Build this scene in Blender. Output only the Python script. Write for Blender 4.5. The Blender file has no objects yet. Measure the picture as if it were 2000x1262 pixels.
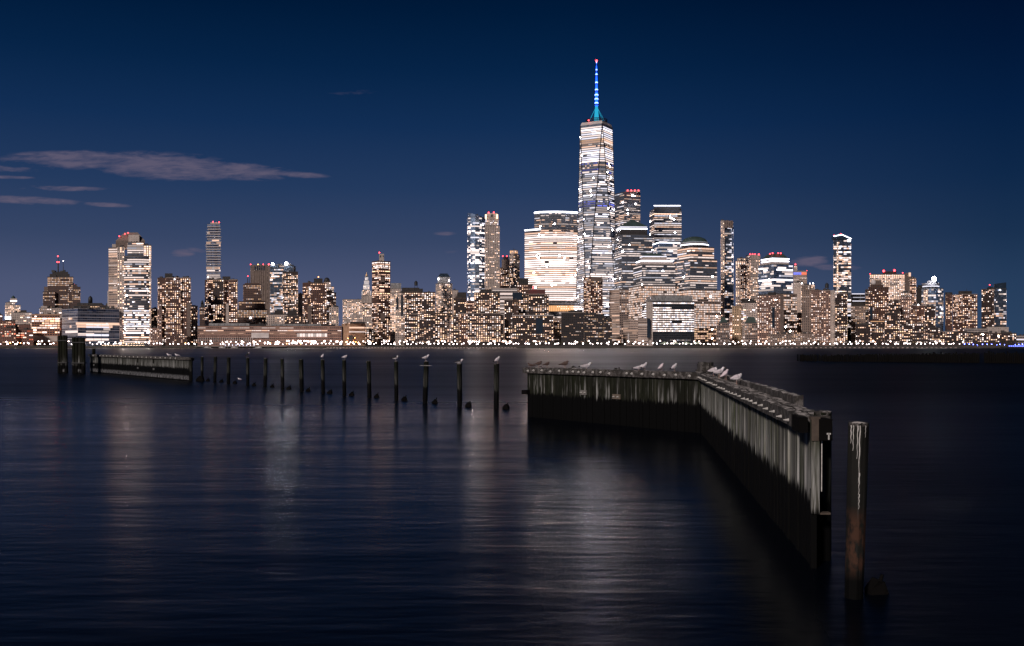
import bpy, bmesh, math, random
from mathutils import Vector, Matrix
random.seed(11)
SC = bpy.context.scene
# ------------------------------------------------------------------ camera, sky, key light, exposure
CAMZ = 4.2
cam_d = bpy.data.cameras.new("camera"); cam = bpy.data.objects.new("camera", cam_d)
SC.collection.objects.link(cam); SC.camera = cam
cam.location = (0, 0, CAMZ); cam.rotation_euler = (math.radians(90), 0, 0)
cam_d.sensor_width = 36.0; cam_d.lens = 36.0; cam_d.shift_y = 0.022
cam_d.clip_start = 0.1; cam_d.clip_end = 30000
SC.view_settings.view_transform = 'Standard'; SC.view_settings.look = 'None'
SC.view_settings.exposure = 0.0; SC.view_settings.gamma = 1.0
SC.render.engine = 'CYCLES'
SC.cycles.max_bounces = 5; SC.cycles.diffuse_bounces = 1; SC.cycles.glossy_bounces = 3
SC.cycles.use_denoising = True
SC.cycles.sample_clamp_indirect = 8.0

world = bpy.data.worlds.new("World"); SC.world = world; world.use_nodes = True
def build_world():
    nt = world.node_tree; N = nt.nodes; L = nt.links; N.clear()
    out = N.new('ShaderNodeOutputWorld'); bg = N.new('ShaderNodeBackground'); L.new(bg.outputs[0], out.inputs[0])
    tc = N.new('ShaderNodeTexCoord'); sp = N.new('ShaderNodeSeparateXYZ'); L.new(tc.outputs['Generated'], sp.inputs[0])
    def M(op, a, b=None, c=None, clamp=False):
        n = N.new('ShaderNodeMath'); n.operation = op; n.use_clamp = clamp
        for i, v in enumerate((a, b, c)):
            if v is None: continue
            if isinstance(v, (int, float)): n.inputs[i].default_value = v
            else: L.new(v, n.inputs[i])
        return n.outputs[0]
    x, y, z = sp.outputs
    ramp = N.new('ShaderNodeValToRGB'); cr = ramp.color_ramp; cr.interpolation = 'LINEAR'
    L.new(M('MULTIPLY', z, 1.0, clamp=True), ramp.inputs[0])
    stops = [(0.0, (.098, .115, .20)), (.055, (.073, .093, .178)), (.10, (.038, .061, .133)), (.15, (.017, .042, .112)), (.208, (.0058, .027, .089)),
             (.26, (.0018, .017, .062)), (.31, (.0001, .0103, .041)), (.36, (.0001, .006, .026)), (.46, (.0002, .002, .010)), (1.0, (.0002, .001, .005))]
    while len(cr.elements) > 1: cr.elements.remove(cr.elements[-1])
    cr.elements[0].position = stops[0][0]; cr.elements[0].color = (*stops[0][1], 1)
    for p, c in stops[1:]:
        e = cr.elements.new(p); e.color = (*c, 1)
    # the sky is a little darker to the south-east (away from the last twilight)
    rx = M('DIVIDE', x, M('ADD', M('ABSOLUTE', y), 0.001))
    mr = N.new('ShaderNodeMapRange'); mr.inputs[1].default_value = 0.05; mr.inputs[2].default_value = 0.48; mr.inputs[3].default_value = 0.0; mr.inputs[4].default_value = 1.0
    L.new(rx, mr.inputs[0])
    dim = N.new('ShaderNodeMix'); dim.data_type = 'RGBA'; dim.blend_type = 'MULTIPLY'; dim.inputs[0].default_value = 1
    dim.inputs[7].default_value = (.26, .50, .60, 1); L.new(ramp.outputs[0], dim.inputs[6]); L.new(mr.outputs[0], dim.inputs[0])
    # thin cloud banks, in (azimuth, elevation) of the sky: u = tan azimuth, v = tan elevation
    ya = M('MAXIMUM', y, 0.01)
    u = M('DIVIDE', x, ya); v = M('DIVIDE', z, ya)
    cmb = N.new('ShaderNodeCombineXYZ'); L.new(M('MULTIPLY', u, 20), cmb.inputs[0]); L.new(M('MULTIPLY', v, 120), cmb.inputs[1])
    nz = N.new('ShaderNodeTexNoise'); nz.inputs['Scale'].default_value = 1.0; nz.inputs['Detail'].default_value = 6; nz.inputs['Roughness'].default_value = 0.62
    nz.inputs['Distortion'].default_value = 0.5
    L.new(cmb.outputs[0], nz.inputs['Vector'])
    cmb2 = N.new('ShaderNodeCombineXYZ'); L.new(M('MULTIPLY', u, 85), cmb2.inputs[0]); L.new(M('MULTIPLY', v, 330), cmb2.inputs[1])
    nf = N.new('ShaderNodeTexNoise'); nf.inputs['Scale'].default_value = 1.0; nf.inputs['Detail'].default_value = 5
    L.new(cmb2.outputs[0], nf.inputs['Vector'])
    nn = M('MULTIPLY_ADD', nf.outputs[0], 0.55, M('MULTIPLY', nz.outputs[0], 1.6))     # about 1.07 mean
    total = None
    # (px, py, half width px, half height px, tilt dy/dx, density)
    banks = [(150, 312, 165, 20, 0.00, 1.0), (320, 324, 165, 29, 0.055, 1.15), (470, 335, 115, 18, 0.05, 1.0), (575, 341, 70, 7, 0.05, .8),
             (20, 330, 60, 8, .04, .7), (20, 346, 70, 4, .02, .8), (120, 368, 95, 6, 0.02, .85), (60, 392, 110, 9, 0.05, 1.0), (210, 400, 55, 5, .05, .9),
             (675, 184, 62, 7, -0.10, .22), (868, 457, 26, 5, .0, .55), (882, 492, 24, 4, .0, .4), (357, 495, 26, 9, 0, .9), (385, 488, 24, 6, .1, .5),
             (1580, 510, 42, 12, -0.05, 1.1), (1615, 522, 30, 7, 0.05, .8), (1655, 524, 30, 6, 0, .5)]
    for px, py, hw, hh, tilt, dens in banks:
        uu = M('ADD', u, -(px - 1000) / 2000); vv = M('ADD', v, -(675 - py) / 2000)
        vt = M('MULTIPLY_ADD', uu, tilt, vv)
        a = M('DIVIDE', uu, hw / 2000); b = M('DIVIDE', vt, hh / 2000)
        r = M('ADD', M('MULTIPLY', a, a), M('MULTIPLY', b, b))
        m = M('MULTIPLY', M('SUBTRACT', 1.12, r, clamp=True), dens)
        total = m if total is None else M('MAXIMUM', total, m)
    er = M('ADD', M('MULTIPLY', total, 1.15), M('MULTIPLY', M('SUBTRACT', nn, 1.15), 2.3))
    k = M('MULTIPLY', M('MULTIPLY', er, .78, clamp=True), M('MULTIPLY', total, 2.2, clamp=True))
    k = M('MULTIPLY', M('MULTIPLY', k, .85, clamp=True), M('GREATER_THAN', y, 0.0))
    mix = N.new('ShaderNodeMix'); mix.data_type = 'RGBA'; L.new(k, mix.inputs[0]); L.new(dim.outputs[2], mix.inputs[6])
    mix.inputs[7].default_value = (0.120, 0.105, 0.165, 1)
    L.new(mix.outputs[2], bg.inputs[0]); bg.inputs[1].default_value = 1.0
build_world()

sun_d = bpy.data.lights.new("sun", 'SUN'); sun = bpy.data.objects.new("sun", sun_d); SC.collection.objects.link(sun)
sun_d.energy = 2.5; sun_d.angle = math.radians(6); sun_d.color = (1.0, 0.88, 0.82)
sun.rotation_euler = Vector((0.44, 0.80, -0.44)).to_track_quat('-Z', 'Y').to_euler()

# ------------------------------------------------------------------ helpers
F = 2000.0
def X(px, D): return (px - 1000.0) / F * D
def Z(py, D): return CAMZ - (py - 675.0) / F * D
GZ = 2.8
COLL = SC.collection
def tag(o, label=None, cat=None, group=None, kind=None):
    if label: o['label'] = label
    if cat: o['category'] = cat
    if group: o['group'] = group
    if kind: o['kind'] = kind
    return o
def empty(name, loc=(0, 0, 0), label=None, cat=None, group=None):
    o = bpy.data.objects.new(name, None); COLL.objects.link(o); o.location = loc
    o.empty_display_size = 1
    return tag(o, label, cat, group)
class MB:
    def __init__(s): s.v = []; s.f = []; s.mi = []; s.uv = []
    def add(s, vs, fs, mi=0, uvs=None):
        b = len(s.v); s.v += [tuple(p) for p in vs]
        for k, f in enumerate(fs):
            s.f.append([b + i for i in f]); s.mi.append(mi)
            s.uv.append(uvs[k] if uvs else None)
    def box(s, c, d, rz=0.0, mi=0, tilt=None):
        hx, hy, hz = d[0] / 2, d[1] / 2, d[2] / 2
        cs, sn = math.cos(rz), math.sin(rz); vs = []
        for z in (-hz, hz):
            for x, y in ((-hx, -hy), (hx, -hy), (hx, hy), (-hx, hy)):
                vs.append((c[0] + x * cs - y * sn, c[1] + x * sn + y * cs, c[2] + z))
        s.add(vs, [(3, 2, 1, 0), (4, 5, 6, 7), (0, 1, 5, 4), (1, 2, 6, 5), (2, 3, 7, 6), (3, 0, 4, 7)], mi)
    def tube(s, pts, rad, n=10, mi=0, cap=True):
        rings = []
        for i, p in enumerate(pts):
            p = Vector(p)
            d = (Vector(pts[min(i + 1, len(pts) - 1)]) - Vector(pts[max(i - 1, 0)])).normalized()
            a = Vector((0, 1, 0)) if abs(d.z) > 0.8 else Vector((0, 0, 1))
            e1 = d.cross(a).normalized(); e2 = d.cross(e1).normalized()
            r = rad[i] if isinstance(rad, (list, tuple)) else rad
            rings.append([p + e1 * (r * math.cos(2 * math.pi * k / n)) + e2 * (r * math.sin(2 * math.pi * k / n)) for k in range(n)])
        vs = [q for ring in rings for q in ring]; fs = []
        for i in range(len(rings) - 1):
            for k in range(n):
                k2 = (k + 1) % n; fs.append((i * n + k, i * n + k2, (i + 1) * n + k2, (i + 1) * n + k))
        if cap:
            fs.append(tuple(range(n - 1, -1, -1))); fs.append(tuple((len(rings) - 1) * n + k for k in range(n)))
        s.add(vs, fs, mi)
    def lathe(s, c, prof, n=16, mi=0):      # prof: (r, z) from the bottom up
        vs = []; fs = []
        for r, z in prof:
            for k in range(n):
                a = 2 * math.pi * k / n; vs.append((c[0] + r * math.cos(a), c[1] + r * math.sin(a), c[2] + z))
        for i in range(len(prof) - 1):
            for k in range(n):
                k2 = (k + 1) % n; fs.append((i * n + k, i * n + k2, (i + 1) * n + k2, (i + 1) * n + k))
        fs.append(tuple(range(n - 1, -1, -1))); fs.append(tuple((len(prof) - 1) * n + k for k in range(n)))
        s.add(vs, fs, mi)
    def ball(s, c, r, n=8, mi=0):
        m = n // 2 + 1
        s.lathe(c, [(max(r * math.sin(math.pi * i / m), r * 0.02), -r * math.cos(math.pi * i / m)) for i in range(m + 1)], n, mi)
    def build(s, name, mats, parent=None, smooth=False, uvname=None):
        me = bpy.data.meshes.new(name); me.from_pydata(s.v, [], s.f)
        if not isinstance(mats, (list, tuple)): mats = [mats]
        for m in mats: me.materials.append(m)
        if len(mats) > 1: me.polygons.foreach_set('material_index', s.mi)
        if uvname or any(u is not None for u in s.uv):
            uvl = me.uv_layers.new(name='cell'); k = 0
            flat = []
            for f, u in zip(s.f, s.uv):
                if u is None: flat += [0.0, 0.0] * len(f)
                else:
                    for q in u: flat += [q[0], q[1]]
            uvl.data.foreach_set('uv', flat)
        if smooth: me.polygons.foreach_set('use_smooth', [True] * len(s.f))
        me.update()
        o = bpy.data.objects.new(name, me); COLL.objects.link(o)
        if parent is not None: o.parent = parent
        return o
def rel(o, root):                                  # parts are modelled in world coordinates, roots sit at the base
    o.matrix_parent_inverse = Matrix.Translation(-Vector(root.location)); return o
def part(mb, name, mats, root, **k):
    return rel(mb.build(name, mats, root, **k), root)
def sub(o, p):                                      # a sub-part: moves with its part
    o.parent = p; o.matrix_parent_inverse = Matrix.Identity(4); return o
def copy_tree(o, parent=None):
    c = o.copy(); COLL.objects.link(c)
    if parent is not None:
        c.parent = parent; c.matrix_parent_inverse = o.matrix_parent_inverse.copy()
    for ch in list(o.children): copy_tree(ch, c)
    return c

# ------------------------------------------------------------------ materials
def new_mat(name):
    m = bpy.data.materials.new(name); m.use_nodes = True
    return m, m.node_tree.nodes, m.node_tree.links, m.node_tree.nodes['Principled BSDF']
def emit(name, col, s, sample=False):
    m = bpy.data.materials.new(name); m.use_nodes = True; N = m.node_tree.nodes; N.clear()
    e = N.new('ShaderNodeEmission'); o = N.new('ShaderNodeOutputMaterial'); m.node_tree.links.new(e.outputs[0], o.inputs[0])
    e.inputs[0].default_value = (*col, 1); e.inputs[1].default_value = s
    if not sample: m.cycles.emission_sampling = 'NONE'
    return m
def plain(name, col, rough=0.8, metal=0.0, noise=0.25, nscale=3.0):
    m, N, L, b = new_mat(name)
    tc = N.new('ShaderNodeTexCoord'); nz = N.new('ShaderNodeTexNoise'); nz.inputs['Scale'].default_value = nscale; nz.inputs['Detail'].default_value = 5
    L.new(tc.outputs['Object'], nz.inputs['Vector'])
    r = N.new('ShaderNodeMapRange'); r.inputs[1].default_value = .3; r.inputs[2].default_value = .7; r.inputs[3].default_value = 1 - noise; r.inputs[4].default_value = 1 + noise
    L.new(nz.outputs[0], r.inputs[0])
    mx = N.new('ShaderNodeMix'); mx.data_type = 'RGBA'; mx.blend_type = 'MULTIPLY'; mx.inputs[0].default_value = 1
    mx.inputs[6].default_value = (*col, 1); L.new(r.outputs[0], mx.inputs[7]); L.new(mx.outputs[2], b.inputs['Base Color'])
    b.inputs['Roughness'].default_value = rough; b.inputs['Metallic'].default_value = metal
    return m
TINT = {'W': (1, .62, .45), 'P': (1, .81, .75), 'C': (.90, .87, 1.0), 'Y': (1, .62, .38), 'R': (1, .22, .12), 'B': (.22, .25, 1.0), 'A': (1, .50, .22)}
LEV = {1: 0.22, 2: 0.55, 3: 1.15, 4: 2.6, 5: 230.0}
_wm = {}
def glow(t, l):
    if (t, l) not in _wm:
        _wm[(t, l)] = emit('lit_window_%s%d' % (t, l), TINT[t], LEV[l], l == 5)
    return _wm[(t, l)]
_fm = {}
def facade(col, dark=(.012, .016, .024), wf=.6, hf=.55, glass=0.0, rough=.25):
    """a wall with dark panes laid out in storeys and bays (surface pattern in the 'cell' coordinates)"""
    key = (col, dark, wf, hf, glass)
    if key in _fm: return _fm[key]
    m, N, L, b = new_mat('facade')
    uv = N.new('ShaderNodeUVMap'); uv.uv_map = 'cell'; sp = N.new('ShaderNodeSeparateXYZ'); L.new(uv.outputs[0], sp.inputs[0])
    def M(op, a, bb=None, clamp=False):
        n = N.new('ShaderNodeMath'); n.operation = op; n.use_clamp = clamp
        for i, v in enumerate((a, bb)):
            if v is None: continue
            if isinstance(v, (int, float)): n.inputs[i].default_value = v
            else: L.new(v, n.inputs[i])
        return n.outputs[0]
    fu = M('ABSOLUTE', M('SUBTRACT', M('FRACT', sp.outputs[0]), .5)); fv = M('ABSOLUTE', M('SUBTRACT', M('FRACT', sp.outputs[1]), .5))
    mask = M('MULTIPLY', M('LESS_THAN', fu, wf / 2), M('LESS_THAN', fv, hf / 2))
    wn = N.new('ShaderNodeTexWhiteNoise'); wn.noise_dimensions = '2D'
    cb = N.new('ShaderNodeCombineXYZ'); L.new(M('FLOOR', sp.outputs[0]), cb.inputs[0]); L.new(M('FLOOR', sp.outputs[1]), cb.inputs[1]); L.new(cb.outputs[0], wn.inputs['Vector'])
    tc = N.new('ShaderNodeTexCoord'); nz = N.new('ShaderNodeTexNoise'); nz.inputs['Scale'].default_value = .06; nz.inputs['Detail'].default_value = 4
    L.new(tc.outputs['Object'], nz.inputs['Vector'])
    r = N.new('ShaderNodeMapRange'); r.inputs[1].default_value = .3; r.inputs[2].default_value = .7; r.inputs[3].default_value = .75; r.inputs[4].default_value = 1.2
    L.new(nz.outputs[0], r.inputs[0])
    wc = N.new('ShaderNodeMix'); wc.data_type = 'RGBA'; wc.blend_type = 'MULTIPLY'; wc.inputs[0].default_value = 1
    wc.inputs[6].default_value = (*col, 1); L.new(r.outputs[0], wc.inputs[7])
    dk = N.new('ShaderNodeMix'); dk.data_type = 'RGBA'; L.new(wn.outputs[0], dk.inputs[0])
    dk.inputs[6].default_value = (*[c * .5 for c in dark], 1); dk.inputs[7].default_value = (*[c * 1.7 for c in dark], 1)
    mx = N.new('ShaderNodeMix'); mx.data_type = 'RGBA'; L.new(mask, mx.inputs[0]); L.new(wc.outputs[2], mx.inputs[6]); L.new(dk.outputs[2], mx.inputs[7])
    L.new(mx.outputs[2], b.inputs['Base Color'])
    rr = N.new('ShaderNodeMix'); rr.data_type = 'FLOAT'; L.new(mask, rr.inputs[0]); rr.inputs[2].default_value = .85; rr.inputs[3].default_value = rough
    L.new(rr.outputs[0], b.inputs['Roughness'])
    if glass:
        L.new(M('MULTIPLY', mask, glass), b.inputs['Metallic'])
    _fm[key] = m; return m

# ------------------------------------------------------------------ buildings
def foot(xs, D, depth=30.0, a=None):
    """ground outline of a block: front corners given by their bearings, at depth D; returns the points (left to right, then back) and how many front faces"""
    if isinstance(xs[0], str):
        if xs[0] == 'arc':
            _, x0, x1, bulge = xs[:4]; n = xs[4] if len(xs) > 4 else 10
            w0, w1 = X(x0, D), X(x1, D); pts = []
            for i in range(n + 1):
                t = math.radians(-80 + 160 * i / n)
                pts.append(((w0 + w1) / 2 + (w1 - w0) / 2 * math.sin(t) / math.sin(math.radians(80)), D + bulge * (1 - math.cos(t))))
        else:
            pts = [(X(p, D + d), D + d) for p, d in xs[1]]
        k = (pts[-1][0] + pts[0][0]) / (pts[-1][1] + pts[0][1])
        p0, p1 = pts[0], pts[-1]; w = (p1[0] - p0[0])
        back = [(p1[0] - w * .08 + k * depth, max(p1[1], p0[1]) + depth), (p0[0] + w * .08 + k * depth, max(p1[1], p0[1]) + depth)]
        return pts + back, len(pts) - 1
    if len(xs) == 2:
        A = (X(xs[0], D), D); B = (X(xs[1], D), D)
        k = (xs[0] - 1000) / F if (xs[0] + xs[1]) / 2 < 1000 else (xs[1] - 1000) / F
        return [A, B, (B[0] + k * depth, D + depth), (A[0] + k * depth, D + depth)], 1
    x0, xc, x1 = xs; C = (X(xc, D), D); k0, k1 = (x0 - 1000) / F, (x1 - 1000) / F
    best = None
    for deg in range(6, 80, 2):
        r = math.radians(deg); rd = (math.cos(r), math.sin(r)); ld = (-math.sin(r), math.cos(r))
        d1 = rd[0] - k1 * rd[1]; d0 = ld[0] - k0 * ld[1]
        if d1 < .12 or d0 > -.12: continue
        t = (k1 * C[1] - C[0]) / d1; s = (k0 * C[1] - C[0]) / d0
        if t <= 0 or s <= 0: continue
        sc = abs(math.log(s / t)) + deg / 150 + max(0, s - 70) / 60
        if best is None or sc < best[0]: best = (sc, t, s, rd, ld)
    _, t, s, rd, ld = best
    Rr = (C[0] + t * rd[0], C[1] + t * rd[1]); Ll = (C[0] + s * ld[0], C[1] + s * ld[1])
    return [Ll, C, Rr, (Rr[0] + s * ld[0], Rr[1] + s * ld[1])], 2
ST = {}
def style(name, col=None, dark=(.012, .016, .024), fh=3.0, bw=3.4, ww=.5, wh=.45, p=.45, run=.35, maxrun=2, tints='WWWPPY', lev='2334', coh=.15, glass=0.0, wf=None, hf=None, rp=.92, spark=.0012):
    ST[name] = dict(mat=facade(col, dark, wf or ww, hf or wh, glass), fh=fh, bw=bw, ww=ww, wh=wh, p=p, run=run, maxrun=maxrun, tints=tints, lev=[int(c) for c in lev], coh=coh, rp=rp, spark=spark)
def plan_row(n, p, run, maxrun, tints, lev, rnd, row=None):
    """which bays of a storey are lit: list of (first, count, tint, level)"""
    out = []; i = 0; lit = rnd.random() < p
    if maxrun >= 3:                                     # an open-plan storey shares one kind of light
        T0, L0 = row[1:] if row else (rnd.choice(tints), rnd.choice(lev)); tints = [T0] * 5 + list(tints)[:1]; lev = [L0] * 5 + [rnd.choice(lev)]
    while i < n:
        if rnd.random() > run: lit = rnd.random() < p
        if lit:
            k = 1
            while k < maxrun and i + k < n and rnd.random() < run: k += 1
            out.append((i, k, rnd.choice(tints), rnd.choice(lev))); i += k
        else: i += 1
    return out
UNIT = {}
def unit_win(m):
    if m.name not in UNIT:
        mb = MB(); mb.box((0, 0, 0), (1, 1, 1)); me_o = mb.build('window', m)
        UNIT[m.name] = me_o.data; bpy.data.objects.remove(me_o)
    return UNIT[m.name]
class Bld:
    def __init__(s, name, D, label, cat='building', group=None):
        s.D = D; s.root = None; s.name = name; s.label = label; s.cat = cat; s.group = group; s.wins = []; s.side = []
        s.rnd = random.Random(hash(name) % 1000 + int(D) + len(label) * 7)
        s.rnd = random.Random(sum(ord(c) for c in label))
    def _root(s, pts):
        if s.root is None:
            cx = sum(p[0] for p in pts) / len(pts); cy = sum(p[1] for p in pts) / len(pts)
            s.root = empty(s.name, (cx, cy, GZ), s.label, s.cat, s.group)
    def v(s, xs, yt, yb, st, base=None, dd=0.0, name='wall', win=True, bands=(), depth=30.0, a=None, top=None, p=None, mat=None):
        """a block of the building from its top at yt down to base (or the ground); windows down to yb"""
        D = s.D + dd; pts, nf = foot(xs, D, depth, a); s._root(pts)
        if p and st in ('dkres', 'brown2', 'brown', 'pinkres', 'stone_lit', 'beigeres'): p = min(1, p * 1.2)
        S = ST[st]; z1 = Z(yt, D); z0 = GZ if base is None else Z(base, D)
        n = len(pts); mb = MB(); u = 0.0
        zc = z1 - .8; rows = {}
        for i in range(n):
            A, B = pts[i], pts[(i + 1) % n]; ln = math.hypot(B[0] - A[0], B[1] - A[1])
            nb = max(1, round(ln / S['bw'])); u0, u1 = u, u + nb; u = u1 + 3
            va, vb = (z0 - zc) / S['fh'], (z1 - zc) / S['fh']
            mb.add([(A[0], A[1], z0), (B[0], B[1], z0), (B[0], B[1], z1), (A[0], A[1], z1)], [(0, 1, 2, 3)], 0, [[(u0, va), (u1, va), (u1, vb), (u0, vb)]])
            if win and i != (nf + (n - nf) // 2 if n - nf > 1 else n - 1):
                s.face(A, B, zc, max(z0 + .6, Z(yb, D)), S, nb, bands, i < nf, p, D, rows)
        mb.add([(q[0], q[1], z1) for q in pts], [tuple(range(n))], 0, [[(.01, .01)] * n])
        mb.add([(q[0], q[1], z0) for q in pts], [tuple(range(n - 1, -1, -1))], 0, [[(.01, .01)] * n])
        o = part(mb, name, mat or S['mat'], s.root)
        if win:                                             # parapet, stair heads and cooling units on the roof
            cx = sum(q[0] for q in pts) / n; cy = sum(q[1] for q in pts) / n
            mb = MB()
            for i in range(n):
                A, B = pts[i], pts[(i + 1) % n]; mb.tube([(A[0], A[1], z1 + .25), (B[0], B[1], z1 + .25)], .45, 4)
            part(mb, 'parapet', s.rnd.choice((ROOFM, BROWNS, STONE)) if 'res' in st or 'brown' in st else ROOFM, s.root)
            for k in range(s.rnd.randint(1, 3)):
                f = s.rnd.uniform(.15, .8); A, B = pts[0], pts[nf]; px_, py_ = A[0] + (B[0] - A[0]) * f, A[1] + (B[1] - A[1]) * f; g = s.rnd.uniform(.25, .7)
                px_ += (cx - px_) * g; py_ += (cy - py_) * g; w = s.rnd.uniform(1.5, 4.5); h = s.rnd.uniform(1.5, 3.6)
                mb = MB(); mb.box((px_, py_, z1 + h / 2 - .2), (w, s.rnd.uniform(2, 4), h + .4)); part(mb, 'roof_unit', ROOFM, s.root)
        return pts, nf, z0, z1
    def face(s, A, B, ztop, zbot, S, nb, bands, front, p, D, rows):
        ln = math.hypot(B[0] - A[0], B[1] - A[1]); ux, uy = (B[0] - A[0]) / ln, (B[1] - A[1]) / ln
        nx, ny = uy, -ux; ang = math.atan2(uy, ux); cw = ln / nb; r = 0
        while True:
            zm = ztop - (r + .5) * S['fh']
            if zm - S['fh'] / 2 < zbot: break
            r += 1; q = dict(p=S['p'] if p is None else p, run=S['run'], maxrun=S['maxrun'], tints=S['tints'], lev=S['lev'], wh=S['wh'])
            py = 675 - (zm - CAMZ) * F / D
            for y0, y1, dct in bands:
                if y0 <= py < y1: q.update(dct)
            pr = q['p']
            if r not in rows: rows[r] = (s.rnd.random(), s.rnd.choice(q['tints']), s.rnd.choice(q['lev']))
            if q.get('coh', S['coh']) >= .5:
                if pr < .93: pr = S['rp'] if rows[r][0] < pr * .9 else .2
            elif S['coh'] and q['p'] < .98 and s.rnd.random() < S['coh']: pr = min(1, pr * 1.8) if s.rnd.random() < .5 else pr * .25
            for i, k, t, l in plan_row(nb, pr, q['run'], q['maxrun'], q['tints'], q['lev'], s.rnd, rows[r]):
                w = (k - 1 + S['ww']) * cw; h = q['wh'] * S['fh']; c = (i + k / 2) * cw
                if l >= 2 and s.rnd.random() < S['spark']: l = 5; w = min(w, 2.6)
                rec = (A[0] + ux * c + nx * .05, A[1] + uy * c + ny * .05, zm, w, h, ang, t, l)
                (s.wins if front else s.side).append(rec)
    def done(s):
        s.rnd.shuffle(s.wins); s.wins.sort(key=lambda r: -round(r[3] * r[4], 1))
        rl = Matrix.Translation(-Vector(s.root.location))
        for x, y, z, w, h, ang, t, l in s.wins[:100]:
            o = bpy.data.objects.new('window', unit_win(glow(t, l))); COLL.objects.link(o); o.parent = s.root; o.matrix_parent_inverse = rl
            o.location = (x, y, z); o.rotation_euler = (0, 0, ang); o.scale = (w, .3, h)
        rest = s.wins[100:] + s.side
        if rest:
            mats = []; idx = {}; mb = MB()
            for x, y, z, w, h, ang, t, l in rest:
                if (t, l) not in idx: idx[(t, l)] = len(mats); mats.append(glow(t, l))
                mb.box((x, y, z), (w, .3, h), ang, idx[(t, l)])
            o = part(mb, 'windows', mats, s.root); o['kind'] = 'stuff'
        return s.root
    # ---- details
    def box(s, name, x0, x1, y0, y1, mat, dd=-.4, t=.8, base=None):
        D = s.D + dd; mb = MB()
        mb.box(((X(x0, D) + X(x1, D)) / 2, D + t / 2, (Z(y0, D) + Z(y1, D)) / 2), (X(x1, D) - X(x0, D), t, Z(y0, D) - Z(y1, D)))
        return part(mb, name, mat, s.root)
    def rim(s, pts, nf, z, mat, r=.6, name='rim_light', out=.4):
        c = s.root.location; mb = MB()
        q = [(p[0], p[1] - out, z) for p in pts[:nf + 1]]
        mb.tube(q, r, 6); return part(mb, name, mat, s.root)
    def beacon(s, px, py, dd=5, r=1.1, mat=None, name='beacon'):
        D = s.D + dd; mb = MB(); z = Z(py, D); mb.ball((X(px, D), D, z), r, 8)
        o = part(mb, name, mat or RED, s.root)
        m2 = MB(); m2.tube([(X(px, D), D, z - r - 4), (X(px, D), D, z - r + .1)], .12, 5); sub(part(m2, name + '_post', DARKM, s.root), o)
        return o
    def mast(s, px, y0, y1, dd=8, r=.5, mat=None, name='antenna'):
        D = s.D + dd; mb = MB(); x = X(px, D); a, b = Z(y1, D), Z(y0, D)
        mb.tube([(x, D, a), (x, D, a + (b - a) * .5), (x, D, b)], [r, r * .7, r * .3], 6); return part(mb, name, mat or DARKM, s.root)
    def frustum(s, pts, z0, z1, k, mat, name='roof', shift=(0, 0)):
        cx = sum(p[0] for p in pts) / len(pts); cy = sum(p[1] for p in pts) / len(pts); n = len(pts); mb = MB()
        vs = [(p[0], p[1], z0) for p in pts] + [(cx + shift[0] + (p[0] - cx) * k, cy + shift[1] + (p[1] - cy) * k, z1) for p in pts]
        mb.add(vs, [(i, (i + 1) % n, n + (i + 1) % n, n + i) for i in range(n)] + [tuple(range(n, 2 * n)), tuple(range(n - 1, -1, -1))])
        return part(mb, name, mat, s.root)
    def lathe(s, px, prof, mat, dd=15, name='dome', n=24):      # prof: (half width px, py) bottom up
        D = s.D + dd; mb = MB(); mb.lathe((X(px, D), D, 0), [(max(hw, .02) / F * D, Z(py, D)) for hw, py in prof], n)
        return part(mb, name, mat, s.root, smooth=True)
    def tank(s, px, y0, y1, hw, dd=10):
        D = s.D + dd; k = D / F; x = X(px, D); mb = MB(); r = hw * k; zt, zb = Z(y0, D), Z(y1, D); h = zt - zb
        t = empty  # noqa
        mb.lathe((x, D, 0), [(r, zb + h * .3), (r * 1.02, zb + h * .75), (r * 1.08, zb + h * .76), (.1, zt)], 14)
        for dx in (-1, 1):
            for dy in (-1, 1): mb.tube([(x + dx * r * .75, D + dy * r * .75, zb - 1), (x + dx * r * .65, D + dy * r * .65, zb + h * .32)], .25, 5)
        return part(mb, 'water_tank', DARKM, s.root)
    def clutter(s, x0, x1, y, n=4, dd=8, mat=None):
        """rooftop plant: stair heads, vents, cooling units"""
        D = s.D + dd; zb = Z(y, D); s.cluttered = True
        for i in range(n):
            w = s.rnd.uniform(1.5, 5); h = s.rnd.uniform(1.2, 4.2); x = s.rnd.uniform(X(x0, D) + w / 2, max(X(x0, D) + w / 2 + .1, X(x1, D) - w / 2))
            mb = MB(); mb.box((x, D + s.rnd.uniform(0, 6), zb + h / 2 - .3), (w, s.rnd.uniform(2, 5), h + .6)); part(mb, 'roof_unit', mat or ROOFM, s.root)
RED = emit('red_beacon', (1, .05, .06), 9); DARKM = plain('dark_steel', (.02, .02, .022), .6); ROOFM = plain('roof_dark', (.06, .055, .055), .9)
WHITE_L = emit('white_lamp', (1, .93, .95), 14); RIM_L = emit('rim_white', (.86, .88, 1), 6.0); RIM_D = emit('rim_dim', (.9, .88, 1), 1.3)
STAR = emit('floodlight_lamp', (.95, .95, 1), 60)
STONE = plain('limestone', (.44, .36, .32), .85, nscale=.1); BROWNS = plain('brown_stone', (.12, .085, .07), .85, nscale=.1); COPPER = plain('copper_roof', (.035, .06, .055), .6, nscale=.1)
GREYM = plain('grey_metal', (.22, .22, .24), .6, nscale=.1); PALE = plain('pale_panel', (.5, .45, .44), .7, nscale=.1); DGLASS = plain('dark_glass', (.02, .03, .045), .2, nscale=.1)
style('brown', (.095, .050, .036), p=0.36, bw=3.8, maxrun=1, ww=.46)
style('brown2', (.090, .042, .030), p=0.46, run=.4, tints='WWPPYW', lev='2344', bw=3.8, maxrun=1, ww=.46)
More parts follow.
